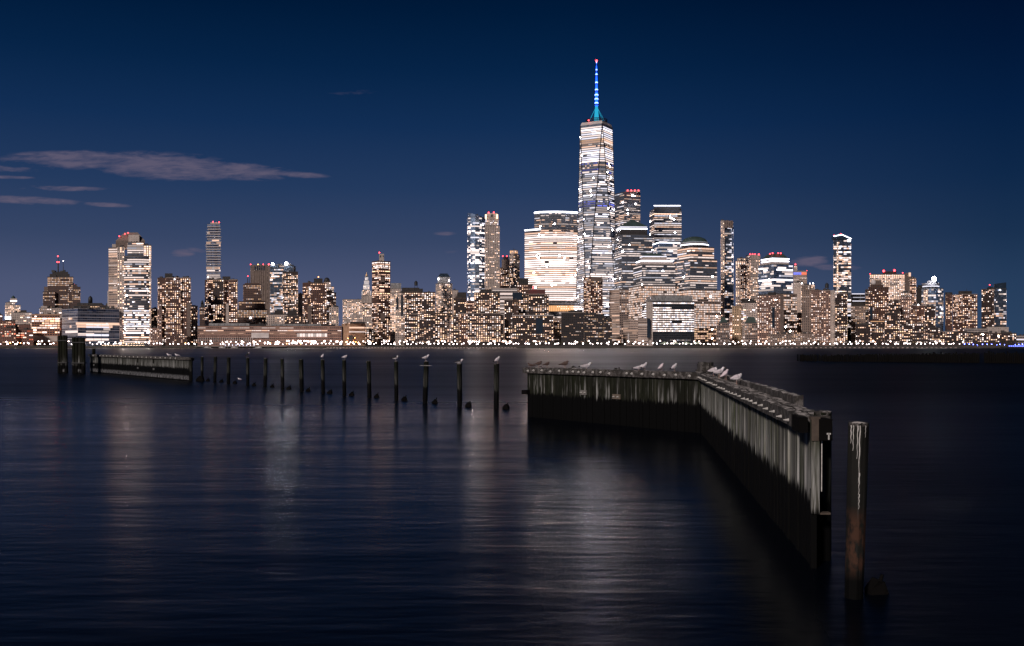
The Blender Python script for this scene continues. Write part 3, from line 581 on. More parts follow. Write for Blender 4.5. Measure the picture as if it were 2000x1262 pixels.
b = Bld('apartment_tower', 1800, 'dark apartment tower with red lamp on its low roof'); b.v((1001, 1034), 575, 618, 'dkres', p=0.44, dd=3); b.v((1032, 1072), 575, 618, 'dkres', p=0.34); b.v((1034, 1065), 565, 575, 'blank_dark', base=575, dd=8, name='penthouse', win=False, mat=plain('dark_red_roof', (.10, .03, .03))); b.beacon(1042, 561.5, 6, 1.8); b.box('dark_box', 1001, 1020, 571, 585, DGLASS, dd=1); b.done()
b = Bld('apartment_block', 1775, 'dark stepped apartment block set left of the long cornice block'); b.v((985, 1001), 586, 671, 'dkres', p=0.44); b.v((1000, 1012), 586, 660, 'brown', dd=3, p=0.32); b.done()
b = Bld('apartment_block', 1745, 'dark waterfront apartment block with pale cornice line and sparse windows'); b.v((1000, 1081), 617, 671, 'dkres', p=0.34); b.box('cornice', 1000, 1081, 615.5, 617, PALE, dd=-.6, t=1); b.box('dark_strip', 1047, 1060, 622, 652, DGLASS); b.clutter(1004, 1078, 616, 7); b.done()

b = Bld('office_tower', 1960, 'brilliant curved office tower with every floor lit and white roof rim')
bb = ((440, 452, dict(p=.5, tints='WY', lev=[2, 3])), (452, 592, dict(p=.985)))
prof = [(1056, 0)] + [(1056 + 72 * (i / 9), 9 * ((i / 9) ** 2) - 6 * math.sin(math.pi * i / 9)) for i in range(1, 10)]
q = b.v(('poly', [(1025, 22)] + prof), 448, 588, 'off_bright', bands=bb, depth=40); b.rim(q[0][:2] + [q[0][2]], 1, q[3] + .3, RIM_L, 1.3)
prof2 = [(1044, 16), (1056, 6)] + [(1056 + 72 * (i / 9), 6 + 9 * ((i / 9) ** 2) - 6 * math.sin(math.pi * i / 9)) for i in range(1, 10)]
q = b.v(('poly', prof2), 414, 448, 'off_dark', base=448, name='upper_tier', p=.0, bands=((430, 438, dict(p=.6, tints='WP', lev=[2, 3])), (438, 448, dict(p=.35, tints='WP', lev=[1, 2]))), depth=30)
b.rim(q[0], q[1], q[3] + .3, RIM_L, 1.6)
for i in range(4): b.rim(q[0], q[1], Z(418 + i * 3.4, 1960), GREYM, .3, 'fin', .6)
b.v((1070, 1135), 592, 640, 'off_mid', dd=-25, name='podium', p=.25); 
for i in range(14): b.box('amber_window', 1072 + i * 3.5, 1074.8 + i * 3.5, 597, 608, glow('A', 3), dd=-25.8)
b.box('canopy', 1070, 1137, 593, 594.4, GREYM, dd=-28, t=4); b.beacon(1125, 604.5, -28, 1.6, WHITE_L); b.done()

# the tallest tower: square base turning into a square top set at 45 degrees
WD = 1900.0
def build_tallest():
    b = Bld('skyscraper', WD, 'tallest glass skyscraper with faceted tapering sides and blue lit spire', 'skyscraper')
    cx, cy = X(1168.5, WD), WD + 40; b.root = empty(b.name, (cx, cy, GZ), b.label, b.cat)
    zt, zb = Z(243, WD + 20), 55.0
    S = ST['wtc']; rb, rt = 43.5, 31.8
    bp = [(cx + rb * math.cos(math.radians(a)), cy + rb * math.sin(math.radians(a))) for a in (150, 240, 330, 60)]
    tp = [(cx + rt * math.cos(math.radians(a)), cy + rt * math.sin(math.radians(a))) for a in (195, 285, 15, 105)]
    mb = MB(); vs = [(p[0], p[1], zb) for p in bp] + [(p[0], p[1], zt) for p in tp]
    def uvt(p, q, r): return None
    fs = []; 
    for i in range(4):
        j = (i + 1) % 4; fs.append((i, j, 4 + i)); fs.append((j, 4 + j, 4 + i))
    uvs = []
    for k, f in enumerate(fs):
        us = (0, 20, 10) if k % 2 == 0 else (10, 20, 0)
        uvs.append([(us[n] + .0, (vs[v][2] - zt) / 4.0) for n, v in enumerate(f)])
    mb.add(vs, fs, 0, uvs); mb.add([v for v in vs[4:]], [(0, 1, 2, 3)], 0, [[(.01, .01)] * 4]); part(mb, 'curtain_wall', S['mat'], b.root)
    mb = MB(); mb.add([(p[0], p[1], GZ) for p in bp] + [(p[0], p[1], zb) for p in bp], [(i, (i + 1) % 4, 4 + (i + 1) % 4, 4 + i) for i in range(4)]); part(mb, 'base', GREYM, b.root)
    edge = plain('steel_edge', (.03, .032, .04), .4, nscale=.1)
    for i in range(4):
        for j in (i, (i - 1) % 4):
            mb = MB(); mb.tube([(bp[i][0], bp[i][1], zb), (tp[j][0], tp[j][1], zt)], .95, 5); part(mb, 'corner_edge', edge, b.root)
    nfl = int((zt - zb) / 4.0); rnd = random.Random(3)
    for r in range(nfl):
        z = zt - (r + .5) * 4.0; h = (z - zb) / (zt - zb); py = 675 - (z - CAMZ) * F / (WD + 10)
        poly = []
        for i in range(4):
            for j in ((i - 1) % 4, i): poly.append((bp[i][0] + (tp[j][0] - bp[i][0]) * h, bp[i][1] + (tp[j][1] - bp[i][1]) * h))
        if py < 246: continue
        if py < 268: pr, tt, lv, hh, run = 1.0, 'PCC', [3, 3, 4], .56, .97
        elif py < 278: pr, tt, lv, hh, run = .9, 'WPY', [2, 3], .8, .6
        elif py < 287: pr, tt, lv, hh, run = .55, 'WWP', [1, 2, 3], .5, .5
        elif py < 316: pr, tt, lv, hh, run = 1.0, 'PCC', [3, 3, 4], .56, .97
        elif py < 322: pr, tt, lv, hh, run = .5, 'PB', [2], .5, .5
        elif py < 329: pr, tt, lv, hh, run = .4, 'WWP', [1, 2, 3], .5, .5
        elif py < 338: pr, tt, lv, hh, run = .75, 'BCP', [1, 2, 2, 3], .6, .4
        elif 392 < py < 402: pr, tt, lv, hh, run = .7, 'BCP', [1, 2, 3], .5, .4
        elif 452 < py < 458: pr, tt, lv, hh, run = .25, 'PC', [2, 3], .5, .6
        else:
            pr = .82 if rnd.random() > .18 else .5; tt, lv, hh, run = 'PPCCCP', [2, 2, 3, 3, 4], .46, .72
            if 480 < py < 550: pr *= .75
        for k in range(8):
            A, B = poly[k], poly[(k + 1) % 8]; ln = math.hypot(B[0] - A[0], B[1] - A[1])
            if ln < 1.5: continue
            ux, uy = (B[0] - A[0]) / ln, (B[1] - A[1]) / ln; nx, ny = uy, -ux; ang = math.atan2(uy, ux)
            front = ny < -.12; nb = max(1, round(ln / 1.9)); cw = ln / nb
            for i, m, t, l in plan_row(nb, pr, run, 3 if py > 340 else 6, tt, lv, rnd):
                if rnd.random() < .019: l = 5; m = 1
                w = (m - .09) * cw; c = (i + m / 2) * cw; rec = (A[0] + ux * c + nx * .08, A[1] + uy * c + ny * .08, z, w, hh * 4, ang, t, l)
                (b.wins if front else b.side).append(rec)
    ctr = lambda r0, z0, r1, z1, m, nm, n=24: part((lambda q: (q.lathe((cx, cy, 0), [(r0, z0), (r1, z1)], n), q)[1])(MB()), nm, m, b.root)
    zr = zt
    mb = MB(); mb.add([(p[0], p[1], zr) for p in tp] + [(cx + (p[0] - cx) * .93, cy + (p[1] - cy) * .93, zr + 5.5) for p in tp], [(0, 1, 5, 4), (1, 2, 6, 5), (2, 3, 7, 6), (3, 0, 4, 7), (4, 5, 6, 7)]); part(mb, 'parapet', PALE, b.root)
    for dz in (6.5, 9.5, 12.2):
        mb = MB(); ring = [(cx + 20 * math.cos(2 * math.pi * k / 32), cy + 20 * math.sin(2 * math.pi * k / 32), zr + dz) for k in range(33)]; mb.tube(ring, .8, 5); part(mb, 'antenna_ring', DARKM, b.root)
    for k in range(16):
        a = 2 * math.pi * k / 16; mb = MB(); mb.tube([(cx + 20 * math.cos(a), cy + 20 * math.sin(a), zr + 4.5), (cx + 20 * math.cos(a), cy + 20 * math.sin(a), zr + 12.5)], .35, 4); part(mb, 'ring_post', DARKM, b.root)
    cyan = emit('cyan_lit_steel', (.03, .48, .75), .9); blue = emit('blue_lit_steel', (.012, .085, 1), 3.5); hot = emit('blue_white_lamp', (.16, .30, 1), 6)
    zz = lambda py: Z(py, WD + 40)
    ctr(5.5, zr + 3, 2.6, zz(208), cyan, 'spire_base', 10)
    for a in (30, 150, 270, 330, 210):
        mb = MB(); r = math.radians(a); mb.tube([(cx + 16 * math.cos(r), cy + 16 * math.sin(r), zr + 10), (cx, cy, zz(207))], .28, 4); part(mb, 'stay_cable', cyan, b.root)
    segs = [(207, 182, 3.0), (181, 168, 2.5), (167, 152, 2.1), (151, 143, 1.6), (142, 129, 1.2), (128, 123, .6)]
    for y1, y0, r in segs:
        mb = MB(); mb.lathe((cx, cy, 0), [(r, zz(y1)), (r * .75, zz(y0))], 10); sec = part(mb, 'spire_section', blue, b.root)
        mb = MB(); mb.lathe((cx, cy, 0), [(r * 1.35, zz(y1 - 1.5)), (r * 1.35, zz(y1 - 3.5))], 10); sub(part(mb, 'collar', DARKM, b.root), sec)
        for q_ in range(max(1, int((y1 - y0) / 8))):
            mb = MB(); y = y1 - 4.5 - q_ * 8; mb.lathe((cx, cy, 0), [(r * 1.15, zz(y)), (r * 1.0, zz(y - 2.4))], 10); sub(part(mb, 'lamp', hot, b.root), sec)
    mb = MB(); mb.ball((cx, cy, zz(119)), 2.2, 10); part(mb, 'beacon', RED, b.root); mb = MB(); mb.tube([(cx, cy, zz(124)), (cx, cy, zz(119))], .5, 5); part(mb, 'beacon_post', DARKM, b.root)
    mb = MB(); mb.ball((X(1149, WD + 30), WD + 22, zr + 8), 1.3, 8); part(mb, 'beacon', RED, b.root)
    b.done()
build_tallest()

b = Bld('apartment_tower', 1830, 'small dark apartment tower with pale side standing before the tallest skyscraper'); b.v((1139.5, 1153.5, 1177), 541, 618, 'brown2', a=62, p=0.40); b.box('penthouse', 1154, 1176, 541.5, 550, BROWNS); b.done()
R('mid_rise', 1790, 'beige apartment block with dim windows beside amber lobby', (1075, 1097), 622, 671, 'beigeres', clut=(1077, 1095, 622, 3))
b = Bld('mid_rise', 1765, 'low black building with broken stepped roofline and few lights'); b.v((1096, 1143), 611, 671, 'dkres_lo', p=0.11); b.v((1110, 1138), 607, 611, 'blank_dark', base=611, dd=5, win=False, name='penthouse'); b.clutter(1098, 1140, 610, 9, 4, DARKM); b.done()
b = Bld('mid_rise', 1755, 'dark mid block with scattered lights below small tower'); b.v((1141, 1180), 614, 671, 'dkres_lo', p=0.32); b.clutter(1142, 1178, 614, 8, 4, DARKM); b.done()
R('mid_rise', 1735, 'narrow black block with square lit windows beside beige podium', (1179.5, 1195.5), 624, 671, 'dkres_lo', p=0.34, clut=(1181, 1194, 624, 3))
b = Bld('office_tower', 2250, 'boxy glass tower with red roof beacons peeking behind the tallest skyscraper'); b.v((1199, 1219, 1250.5), 375, 470, 'off_dark', a=60, bands=((375, 392, dict(p=.02)), (392, 400, dict(p=.6, lev=[2, 3])), (404, 470, dict(p=.75)))); b.v((1222, 1250), 371.5, 375, 'blank_grey', base=375, dd=8, win=False, name='crown')
for x in (1226, 1233, 1240, 1247): b.beacon(x, 372, -1, 1.6)
b.beacon(1216.5, 395, -3, 1.8, WHITE_L); b.beacon(1241.5, 398.5, -3, 2.0, WHITE_L); b.done()
b = Bld('office_tower', 2200, 'glass office tower with white line along its flat top behind domed tower'); b.v((1269, 1278, 1331), 408, 520, 'off_dark', a=34, p=.6, bands=((408, 416, dict(p=.0)), (416, 420, dict(p=1, lev=[3, 4], run=.98)), (446, 450, dict(p=1, lev=[3, 4])), (420, 480, dict(p=.62, lev=[2, 3, 3], coh=.3)), (456, 480, dict(p=.85)))); q = b.v((1277, 1329), 402, 408, 'off_dark', base=408, dd=4, win=False, name='crown')
b.rim([(x_, y_) for x_, y_ in q[0]], 1, q[3] + .2, RIM_L, .8); b.done()
b = Bld('glass_block', 2060, 'pale blue glass block with white roof line between two crowned towers'); q = b.v((1275, 1287, 1328), 474, 560, 'glass_blue', a=50, p=.5, bands=((474, 481, dict(p=0)), (481, 560, dict(p=.75, coh=.5)))); b.rim(q[0], 2, q[3] + .2, RIM_L, .9); b.done()

b = Bld('office_tower', 1870, 'granite office tower with dark pyramid roof over a white lit cornice')
q = b.v((1197, 1214, 1274), 458, 575, 'off_dark', a=68, name='shaft', p=.45, bands=((458, 486, dict(p=.12)), (487, 492, dict(p=.9, lev=[2, 3])), (500, 506, dict(p=.9)), (515, 575, dict(p=.55))))
q2 = b.v((1205, 1212, 1264), 448, 458, 'blank_dark', base=458, dd=9, a=66, win=False, name='crown_base'); b.rim(q2[0], 2, Z(446.5, 1879), RIM_L, 1.0); b.rim(q2[0], 2, Z(443, 1879), RIM_D, .7)
b.frustum([(p_[0], p_[1]) for p_ in q2[0]], Z(442.5, 1890), Z(428, 1890), .03, COPPER)
b.v((1190, 1210, 1230), 566, 671, 'off_side', dd=-18, a=58, name='podium', p=.3); b.v((1210, 1228), 566, 671, 'off_grid_dim', dd=-20, name='podium', p=.4)
b.done()
b = Bld('office_tower', 1810, 'granite office tower with flat stepped crown ringed by white light')
q = b.v((1237, 1254, 1319), 517, 562, 'off_dark', base=562, a=66, name='shaft', p=.62, bands=((517, 520, dict(p=0)),)); b.v((1228, 1252, 1325.5), 558, 640, 'off_grid', dd=-10, a=62, name='shaft', bands=((558, 640, dict(p=.92)),))
q1 = b.v((1243, 1252, 1314), 508, 517, 'blank_stone', base=517, dd=8, a=60, win=False, name='crown'); b.rim(q1[0], 2, q1[3] - 1.4, RIM_L, 1.1); q2 = b.v((1250, 1256, 1302), 500, 508, 'blank_stone', base=508, dd=14, a=60, win=False, name='crown'); b.rim(q2[0], 2, q2[3] - .8, RIM_D, .9)
pts, nf = foot((1253, 1299), 1828, 20); b.frustum(pts, q2[3], q2[3] + 5, .6, COPPER)
b.v((1217, 1228, 1247), 625, 671, 'off_side', dd=-26, a=55, name='podium', p=.06); b.box('arch', 1226, 1229, 652, 671, PALE, dd=-27); b.done()
b = Bld('office_block', 1725, 'low black framed office block with bright window rows facing the water')
b.v((1254, 1274, 1356), 589, 671, 'frame_black', a=16, bands=((588, 594, dict(p=.7)), (594, 602, dict(p=.35)), (602, 647, dict(p=.97)), (647, 671, dict(p=.30, lev=[1, 2]))))
b.v((1262, 1276, 1352), 577.5, 589, 'blank_grey', base=589, dd=6, a=16, win=False, name='roof_screen')
b.v((1246, 1266), 622, 671, 'off_side', dd=-5, name='stone_wing', p=.05); b.v((1262, 1275), 590, 671, 'blank_stone', dd=-1.5, win=False, name='stone_wing') ; b.box('dark_strip', 1264, 1270, 622, 660, DGLASS, dd=-7); b.done()
b = Bld('office_tower', 1840, 'granite office tower topped by dark round dome with white ring')
q = b.v((1317, 1348, 1400.5), 506, 566, 'off_dark', base=566, a=52, name='shaft', p=.72, bands=((506, 518, dict(p=.85)), (518, 535, dict(p=.5)), (535, 566, dict(p=.85))))
b.v((1323, 1349, 1394.5), 482, 506, 'off_mid', base=506, a=50, dd=6, name='upper_tier', p=.9); b.v((1314, 1350, 1407.5), 566, 671, 'off_grid', dd=-8, a=52, name='shaft', p=.93, bands=((640, 671, dict(p=.7, tints='WY')),))
b.lathe(1356.5, [(27, 482), (27, 475)], GREYM, dd=34, name='drum'); b.lathe(1356.5, [(27.4, 480.5), (27.4, 479)], RIM_L, dd=34, name='rim_light'); b.lathe(1356.5, [(26.6, 476), (26.6, 474.8)], RIM_D, dd=34, name='rim_light')
b.lathe(1356.5, [(25, 474.8), (24, 471), (20, 467), (13, 464), (6, 462.6), (.1, 462.2)], COPPER, dd=34); b.done()
b = Bld('mid_rise', 1770, 'low granite wing with small green pyramid roof beneath the slim striped tower'); b.v((1400, 1424), 631, 671, 'off_grid_dim', p=.45); pts, nf = foot((1404, 1422), 1778, 14); b.frustum(pts, Z(631, 1770), Z(619, 1770), .2, COPPER); b.done()
b = Bld('slim_tower', 2000, 'very slim tower with pale stone edge, blank top frame and dark glass front')
b.v((1408, 1415, 1432), 432, 640, 'glass_dark', a=42, p=.28, bands=((432, 447, dict(p=0)), (447, 466, dict(p=.2)), (466, 490, dict(p=.45, tints='C')), (490, 570, dict(p=.3))))
b.v((1408, 1415), 431, 640, 'stone_lit', dd=-4, name='stone_edge', p=.3); b.v((1414, 1431.5), 431, 445, 'louvre', dd=-5, base=445, win=False, name='top_frame'); b.v((1429, 1432.3), 445, 560, 'glass_blue', dd=-2, name='glass_edge', p=.3); b.v((1409, 1433), 556, 660, 'glass_dark', dd=-3, name='lower_front', p=.45); b.done()
b = Bld('apartment_tower', 2140, 'white lit apartment tower with bright ragged top beside slim striped tower'); b.v((1437, 1459), 510, 600, 'stone_lit', p=0.48, bands=((508, 516, dict(p=.98, lev=[4])),)); b.v((1440, 1456), 504.5, 510, 'stone_lit', base=510, dd=4, name='crown', p=0.72); b.done()
b = Bld('apartment_tower', 2100, 'pale apartment tower with tall windows and row of red beacons'); b.v((1456.5, 1467, 1485), 498, 600, 'stone_lit', a=55, p=0.44, bands=((498, 507, dict(p=.06)),))
for x in (1465, 1470, 1474.5, 1482): b.beacon(x, 497, 5, 1.6)
b.v((1446, 1459), 520, 600, 'pinkres', dd=-8, name='wing', p=0.48); b.done()
b = Bld('office_tower', 1840, 'granite office tower with flat topped green roof and white ring at right of gap')
q = b.v((1481, 1511, 1548.5), 516, 576, 'glass_blue', base=576, a=50, name='shaft', p=.14, bands=((516, 522, dict(p=.0)), (530, 535, dict(p=.5)), (546, 550, dict(p=.95, lev=[4])), (555, 559, dict(p=.9, lev=[3])), (565, 576, dict(p=.55))))
b.v((1479, 1512, 1556.5), 574, 660, 'off_grid', dd=-10, a=50, name='shaft', p=.6)
q1 = b.v((1487, 1508, 1541), 504, 516, 'blank_stone', base=516, dd=12, a=48, win=False, name='crown'); b.rim(q1[0], 2, q1[3] - 1.0, RIM_L, 1.0); b.rim(q1[0], 2, q1[3] - 5.5, RIM_L, .8); b.frustum(q1[0], q1[3], Z(495, 1860), .55, COPPER)
b.beacon(1504, 496, 22, 1.2); b.beacon(1509, 494.5, 22, 1.2); b.beacon(1520, 494.5, 22, 1.2); b.beacon(1525, 495, 22, 1.2); b.done()
b = Bld('stone_tower', 1850, 'warm floodlit stone building with stepped dark mansard roof'); b.v((1430, 1448), 598, 671, 'stone_lit', dd=-6, p=0.10, mat=facade((.42, .30, .2), (.02, .016, .012), .4, .5)); b.v((1447, 1479), 592, 671, 'stone', p=.35); b.v((1448, 1477), 587, 592, 'blank_dark', base=592, dd=4, name='roof', win=False); b.clutter(1449, 1476, 587, 7, 5, DARKM); b.v((1425, 1431), 612, 671, 'pinkres', dd=3, name='wing', p=0.64); b.done()
b = Bld('mid_rise', 1790, 'granite block with dark green hipped roof before the floodlit stone building'); b.v((1455, 1479), 631, 671, 'off_grid_dim', p=.4); pts, nf = foot((1454.5, 1479), 1790, 18); b.frustum(pts, Z(631, 1790), Z(619, 1790), .5, COPPER); b.done()
b = Bld('apartment_tower', 1765, 'pink brick apartment tower with blank strips before the green roofed tower'); b.v((1479, 1505), 577, 671, 'pinkres', p=0.44); b.v((1505, 1524.5), 577, 671, 'pinkres', dd=2, p=0.40); b.v((1524, 1531), 577, 671, 'blank', dd=-1, win=False, name='stair_wall'); b.v((1500, 1516), 571, 577, 'blank_dark', base=577, dd=5, win=False, name='penthouse'); b.box('dark_strip', 1508, 1513, 600, 640, DGLASS, dd=1); b.done()
b = Bld('office_tower', 2300, 'tower with blue and red lit panels wrapped around its top'); b.v((1549.5, 1576), 530, 560, 'off_side', p=.5, bands=((528, 538, dict(p=0)),)); b.box('top_line', 1549.5, 1576.5, 529, 530.5, GREYM)
for i, c in enumerate(('B', 'B', 'B', 'R', 'R')): b.box('colour_panel', 1550 + i * 5.2, 1554.6 + i * 5.2, 532, 536.6, glow(c, 3), dd=-1)
b.v((1551, 1556.5), 519, 530, 'stone_lit', base=530, dd=6, p=0.64, name='lantern'); b.beacon(1553.5, 516.5, 8, 1.5); b.beacon(1576, 529, 5, .9); b.done()
R('office_tower', 2150, 'white stone tower beneath the colour panel tower', (1549.5, 1570), 552, 620, 'blank_stone', clut=(1551, 1568, 552, 3))
b = Bld('office_tower', 2120, 'narrow bright tower with white crown lights behind beige apartments'); b.v((1564, 1591), 556, 620, 'stone_lit', p=0.48); b.beacon(1566, 553.5, 2, 1.3, WHITE_L); b.beacon(1588, 553.5, 2, 1.3, WHITE_L); b.beacon(1582, 554, 2, 1, WHITE_L); b.done()
b = Bld('apartment_tower', 1800, 'wide beige apartment tower with vertical bays and rooftop water tank'); b.v((1566, 1585), 558, 671, 'beigeres', dd=6, p=.15); b.v((1584, 1604), 567, 671, 'pinkres', p=0.48); b.v((1604, 1627), 568, 671, 'pinkres', dd=3, p=0.44); b.v((1622, 1630), 567, 671, 'blank_stone', dd=-2, win=False, name='stair_wall')
b.tank(1615, 552, 567, 3.5, 10); b.clutter(1586, 1625, 567, 6); b.done()
R('mid_rise', 1900, 'dark low block with trees on its roof below beige towers', (1556, 1580), 614, 660, 'brown', p=0.28, clut=(1557, 1578, 614, 4))
b = Bld('apartment_block', 1742, 'long beige waterfront apartment block below taller pink towers'); b.v((1500, 1545), 653, 668, 'beigeres', p=.55); b.v((1545, 1590), 652, 668, 'beigeres', dd=3, p=.55); b.clutter(1502, 1588, 652, 6); b.done()
b = Bld('glass_tower', 1960, 'tall glass apartment tower with slanted bright roof line at far side')
b.v((1628, 1662), 468, 584, 'glass_dark', p=.4, bands=((468, 476, dict(p=.1)), (476, 500, dict(p=.28, lev=[3, 4])), (500, 584, dict(p=.55, lev=[2, 3, 3, 4], tints='PPW'))))
b.v((1634.5, 1637.2), 472, 584, 'stone_lit', dd=-3, name='lit_shaft', p=1.0)
D_ = 1960; mb = MB(); za, zp, zc_ = Z(462, D_), Z(459, D_), Z(467, D_); zb_ = Z(468, D_)
mb.add([(X(1628, D_), D_ - 1, zb_), (X(1662, D_), D_ - 1, zb_), (X(1662, D_), D_ - 1, zc_), (X(1644, D_), D_ - 1, zp), (X(1628, D_), D_ - 1, za)] + [(X(1628, D_), D_ + 12, zb_), (X(1662, D_), D_ + 12, zb_), (X(1662, D_), D_ + 12, zc_), (X(1644, D_), D_ + 12, zp), (X(1628, D_), D_ + 12, za)],
       [(0, 1, 2, 3, 4), (9, 8, 7, 6, 5), (2, 7, 8, 3), (3, 8, 9, 4), (1, 6, 7, 2), (4, 9, 5, 0), (5, 6, 1, 0)]); part(mb, 'slanted_crown', DGLASS, b.root)
mb = MB(); mb.tube([(X(1628, D_), D_ - 1.6, za + .4), (X(1644, D_), D_ - 1.6, zp + .4), (X(1662, D_), D_ - 1.6, zc_ + .4)], .8, 5); part(mb, 'rim_light', RIM_L, b.root)
b.beacon(1629, 460.5, 3, 1.2); b.beacon(1642, 457.5, 3, 1.4); b.box('lit_corner', 1655, 1661.5, 468.5, 472, RIM_L, dd=-1.5); b.v((1655, 1662), 584, 640, 'glass_blue', name='lower_front', p=.8); b.done()
b = Bld('apartment_tower', 1790, 'dark slim apartment tower at the foot of the slanted top tower'); b.v((1631, 1655), 574, 671, 'dkres', p=0.40); b.v((1640, 1656), 570, 574, 'blank_dark', base=574, dd=4, win=False, name='penthouse'); b.clutter(1632, 1654, 574, 4); b.done()
b = Bld('terraced_building', 2050, 'pale terraced building with curved white lit decks'); 
for i, (x0, x1, y) in enumerate(((1662, 1690, 573), (1664, 1690, 580), (1663, 1691, 587))): b.v(('arc', x0, x1, 4, 6), y, y + 7, 'blank_dark', base=y + 7, dd=i * -2, win=False, name='storey'); b.box('lit_band', x0 + 2, x1 - 1, y + .3, y + 1.8, glow('C', 3 if i != 1 else 2), dd=-3 - i * 2)
b.v((1662, 1691), 594, 640, 'blank_dark', win=False, name='storey'); b.done()
R('mid_rise', 1900, 'beige block with dark planted roof beneath terraced building', (1662, 1694), 598, 655, 'beigeres', p=.4, pents=((1664, 1688, 591, 598),), clut=(1664, 1690, 598, 5))
b = Bld('apartment_tower', 1870, 'brown apartment tower with white curved rooftop screen'); b.v((1690, 1697), 567, 660, 'dkres_lo', dd=5, p=0.40); b.v((1696, 1736), 561, 671, 'brown2', p=0.40); b.v((1700, 1726), 556, 561, 'brown', base=561, dd=5, name='penthouse', win=False)
b.lathe(1706, [(5, 556), (5, 551), (3.4, 547.5), (.1, 546.5)], PALE, dd=18, name='roof_screen'); b.v((1710, 1722), 547, 556, 'blank', base=556, dd=14, win=False, name='penthouse'); b.box('dark_strip', 1699, 1704, 600, 625, DGLASS); b.done()
b = Bld('office_tower', 2120, 'broad slab office tower with white window grid and two red beacons on top'); b.v((1699, 1767), 536, 640, 'stone_lit', p=0.72, bands=((536, 542, dict(p=1, lev=[4])), (542, 640, dict(tints='PWW', lev=[3, 4])))); b.v((1767, 1779), 533, 640, 'blank', dd=-2, win=False, name='brown_side'); b.v((1724, 1751), 530, 536, 'blank_dark', base=536, dd=6, win=False, name='penthouse')
b.beacon(1726, 529.5, 4, 2.3); b.beacon(1747, 528.5, 4, 2.3); b.beacon(1699.5, 535, 2, 1.1); b.beacon(1763, 533, 2, 1.1); b.box('lit_corner', 1775, 1779, 532.5, 540, glow('W', 3), dd=-3); b.done()
b = Bld('apartment_tower', 2000, 'narrow red brown tower peeping beside broad slab office tower'); b.v((1777, 1789.5), 544, 650, 'brown2', p=0.56); b.clutter(1778, 1788, 544, 2); b.done()
b = Bld('apartment_tower', 1900, 'stone apartment tower with rounded lit top tiers before broad slab'); b.v((1757, 1780), 580, 671, 'pinkres', p=0.36); b.v((1759, 1778), 572, 580, 'stone_lit', base=580, dd=4, p=0.72, name='upper_tier'); b.clutter(1760, 1777, 572, 4); b.done()
b = Bld('apartment_tower', 1850, 'dark apartment block between brown tower and rounded stone tower'); b.v((1735, 1758), 588, 671, 'dkres', p=0.36); b.clutter(1736, 1757, 588, 4); b.done()
b = Bld('apartment_tower', 1820, 'red brown apartment tower with ragged roof left of round glass tower'); b.v((1779, 1807), 597, 671, 'brown2', p=0.40); b.v((1783, 1800), 593, 597, 'blank_dark', base=597, dd=4, win=False, name='penthouse'); b.clutter(1780, 1806, 597, 5); b.beacon(1793.5, 595.5, -2, 1.2, WHITE_L); b.done()
b = Bld('apartment_tower', 1800, 'dark brown apartment tower hiding the lower edge of round glass tower'); b.v((1806, 1827), 599, 671, 'dkres', p=0.44); b.clutter(1807, 1826, 599, 4); b.done()
b = Bld('apartment_block', 1780, 'low dark brick apartments with orange lit roof terrace'); b.v((1699, 1728), 629, 671, 'dkres', p=0.40); b.box('lit_band', 1701, 1727, 627.4, 628.6, glow('A', 3), dd=1); b.done()
b = Bld('apartment_block', 1765, 'small dark brick apartments near trees below pale planted block'); b.v((1671, 1700), 634, 671, 'dkres', p=0.34); b.clutter(1673, 1698, 634, 5); b.done()
b = Bld('apartment_block', 1760, 'mid height dark waterfront apartments with coloured window lights'); b.v((1728, 1757), 612, 671, 'dkres', p=0.40, ); b.v((1757, 1782), 625, 671, 'dkres', dd=-3, p=0.40); b.clutter(1730, 1780, 612, 3); b.done()
b = Bld('apartment_block', 1750, 'dense dark waterfront apartments stepping down toward round glass tower'); b.v((1782, 1812), 632, 671, 'dkres', p=0.44); b.v((1812, 1836), 640, 671, 'dkres', dd=3, p=0.40); b.clutter(1783, 1834, 636, 6); b.done()
b = Bld('mid_rise', 2000, 'black slab behind the round glass tower'); b.v((1790, 1806), 561, 640, 'blank_dark', win=False); b.clutter(1791, 1805, 561, 3, 4, DARKM); b.v((1846, 1860), 571, 640, 'blank_dark', win=False, dd=-4); b.done()
b = Bld('round_tower', 1890, 'round glass tower with disc top and one dazzling white floodlight'); b.v(('arc', 1807, 1849, 20, 14), 563, 640, 'glass_blue', p=.25, bands=((563, 573, dict(p=.0)), (573, 585, dict(p=.22, lev=[3])), (585, 645, dict(p=.5, tints='PWC', lev=[2, 3, 4])))); b.v((1804, 1812), 566, 640, 'stone_lit', dd=3, name='side_shaft', p=0.56); b.v((1847, 1860), 575, 640, 'brown2', dd=6, name='wing', p=0.40)
b.lathe(1818, [(13, 562), (16, 556), (16.5, 553.5), (12, 553)], GREYM, dd=24, name='disc_top'); b.lathe(1818, [(15.6, 560.4), (15.6, 559.2)], RIM_D, dd=20, name='rim_light'); b.lathe(1820, [(9, 553), (9, 549), (5, 548)], GREYM, dd=24, name='mast_house'); b.beacon(1824.5, 544.5, -3, 4.2, STAR, 'floodlight'); b.done()
b = Bld('apartment_tower', 1870, 'brown glass apartment tower with small square penthouse standing by itself'); b.v((1861, 1880, 1909), 575, 652, 'brown2', a=60, p=0.44, bands=((575, 582, dict(p=.8)),)); b.v((1872, 1898), 568.5, 575, 'blank_dark', base=575, dd=8, win=False, name='penthouse'); b.mast(1888, 564, 569, 12, .5); b.done()
